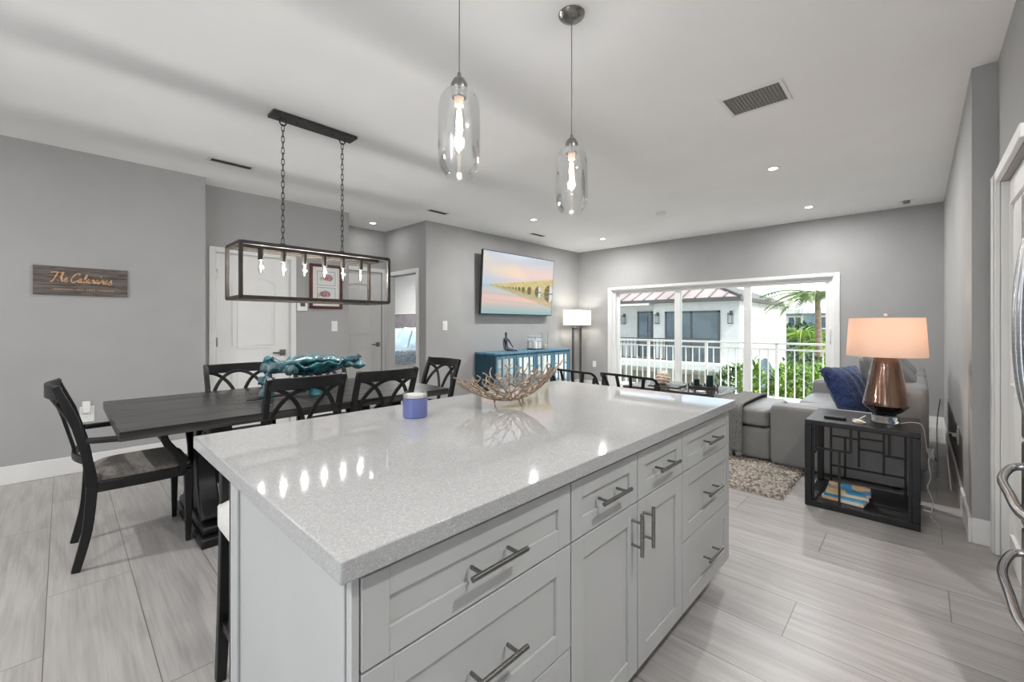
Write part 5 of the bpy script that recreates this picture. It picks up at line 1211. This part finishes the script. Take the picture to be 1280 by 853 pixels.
bush(13.6, 1.9, .2, 1.3, 2.6, 1.7, 1500, 'deep green hedge mass filling the gap behind the bright shrubs', 'leaf_dark', .24, 60)
gG = 'green shrubs beyond the balcony'
bl_ = [(12.4, 3.55, .2, .8, .7, 1.6, 900, 'leaf_dark', 'dark green shrub against the white house, left in the right pane'), (11.6, 2.95, .45, .45, .45, 1.6, 700, 'leaf', 'tall bright green shrub just right of the wide window mullion'),
       (11.8, 2.25, .32, .6, .55, 1.6, 900, 'leaf', 'bright green shrub in the middle of the right pane'), (11.6, 1.5, .42, .6, .55, 1.7, 900, 'leaf', 'bright green shrub behind the right end of the railing'),
       (15.5, 2.4, .35, 1.2, 1.3, 1.6, 900, 'leaf_dark', 'deep green shrub mass further back in the garden'),
       (14.6, 7.0, -.95, .7, 1.6, .9, 900, 'leaf', 'low green shrubs in front of the garage doors, left pane'), (14.4, 9.9, -1.0, .7, 1.6, .9, 900, 'leaf', 'low green shrubs at far left below the balcony')]
for k, (x, y, zt, rx, ry, rz, n, m_, lb) in enumerate(bl_): bush(x, y, zt, rx, ry, rz, int(n * 1.5), lb, m_, .2, 20 + k)
def frond(m, p0, a, L, lift, droop, W, n=22):
    d = Vector((cos(a), sin(a), 0)); P = []
    for i in range(n + 1): s = i / n; P.append(p0 + d * (L * s) + Vector((0, 0, lift * s - droop * s * s)))
    m.tube(P, lambda i: .03 * (1 - i / n) + .006, 4)
    for i in range(2, n + 1):
        t = (P[i] - P[i - 1]).normalized(); s_ = t.cross(Vector((0, 0, 1))).normalized(); w_ = W * sin(pi * (.12 + .85 * i / n)) ** .7
        for sg in (-1, 1): leaf(m, P[i], (s_ * sg + t * .6 + Vector((0, 0, -.45))).normalized(), t, w_, .040)
def palm(x, y, zt, label, L=2.2, nf=12, m_='palmleaf', seed=1, cat='palm tree', nm='palm_tree', trunk=.13, up=1.0):
    rnd = random.Random(seed); t = thing(nm, label, cat, (x, y, -3))
    if trunk: MB().tube([(x + .1, y, -3), (x + .03, y - .05, (zt - 3) / 2), (x, y, zt)], lambda i: trunk * (1.3, 1, .7)[i], 12).build('trunk', 'trunk', t)
    for k in range(nf):
        mb = MB(); a = 2 * pi * k / nf + rnd.uniform(-.2, .2); li = rnd.uniform(.3, 1.3) * up
        frond(mb, Vector((x, y, zt)), a, L * rnd.uniform(.85, 1.1), li, li + rnd.uniform(.3, 1.1) * L * .5, .55 * L / 2.2); mb.build('frond', m_, t, smooth=0)
palm(20.5, 2.87, 2.45, 'palm tree with grey trunk standing in front of the blue grey house', 2.5, 15)
palm(26.6, 4.35, .75, 'bright palm fronds between the white house corner and the small window', 1.9, 14, 'leaf', 3, 'palm', 'areca_palm', .06, 1.5)
palm(25.6, 3.0, .2, 'palm fronds low behind the tall palm trunk', 1.7, 13, 'leaf', 4, 'palm', 'areca_palm', .06, 1.5)
palm(17.5, 2.15, -.35, 'palm fronds right of the tall palm trunk, just above the hedge', 1.3, 12, 'leaf', 5, 'palm', 'areca_palm', .06, 1.4)
bush(28.3, 4.75, 1.35, 1.1, 1.7, 1.6, 1600, 'broad green shrub in front of the blue grey house wall', 'leaf_dark', .3, 41)
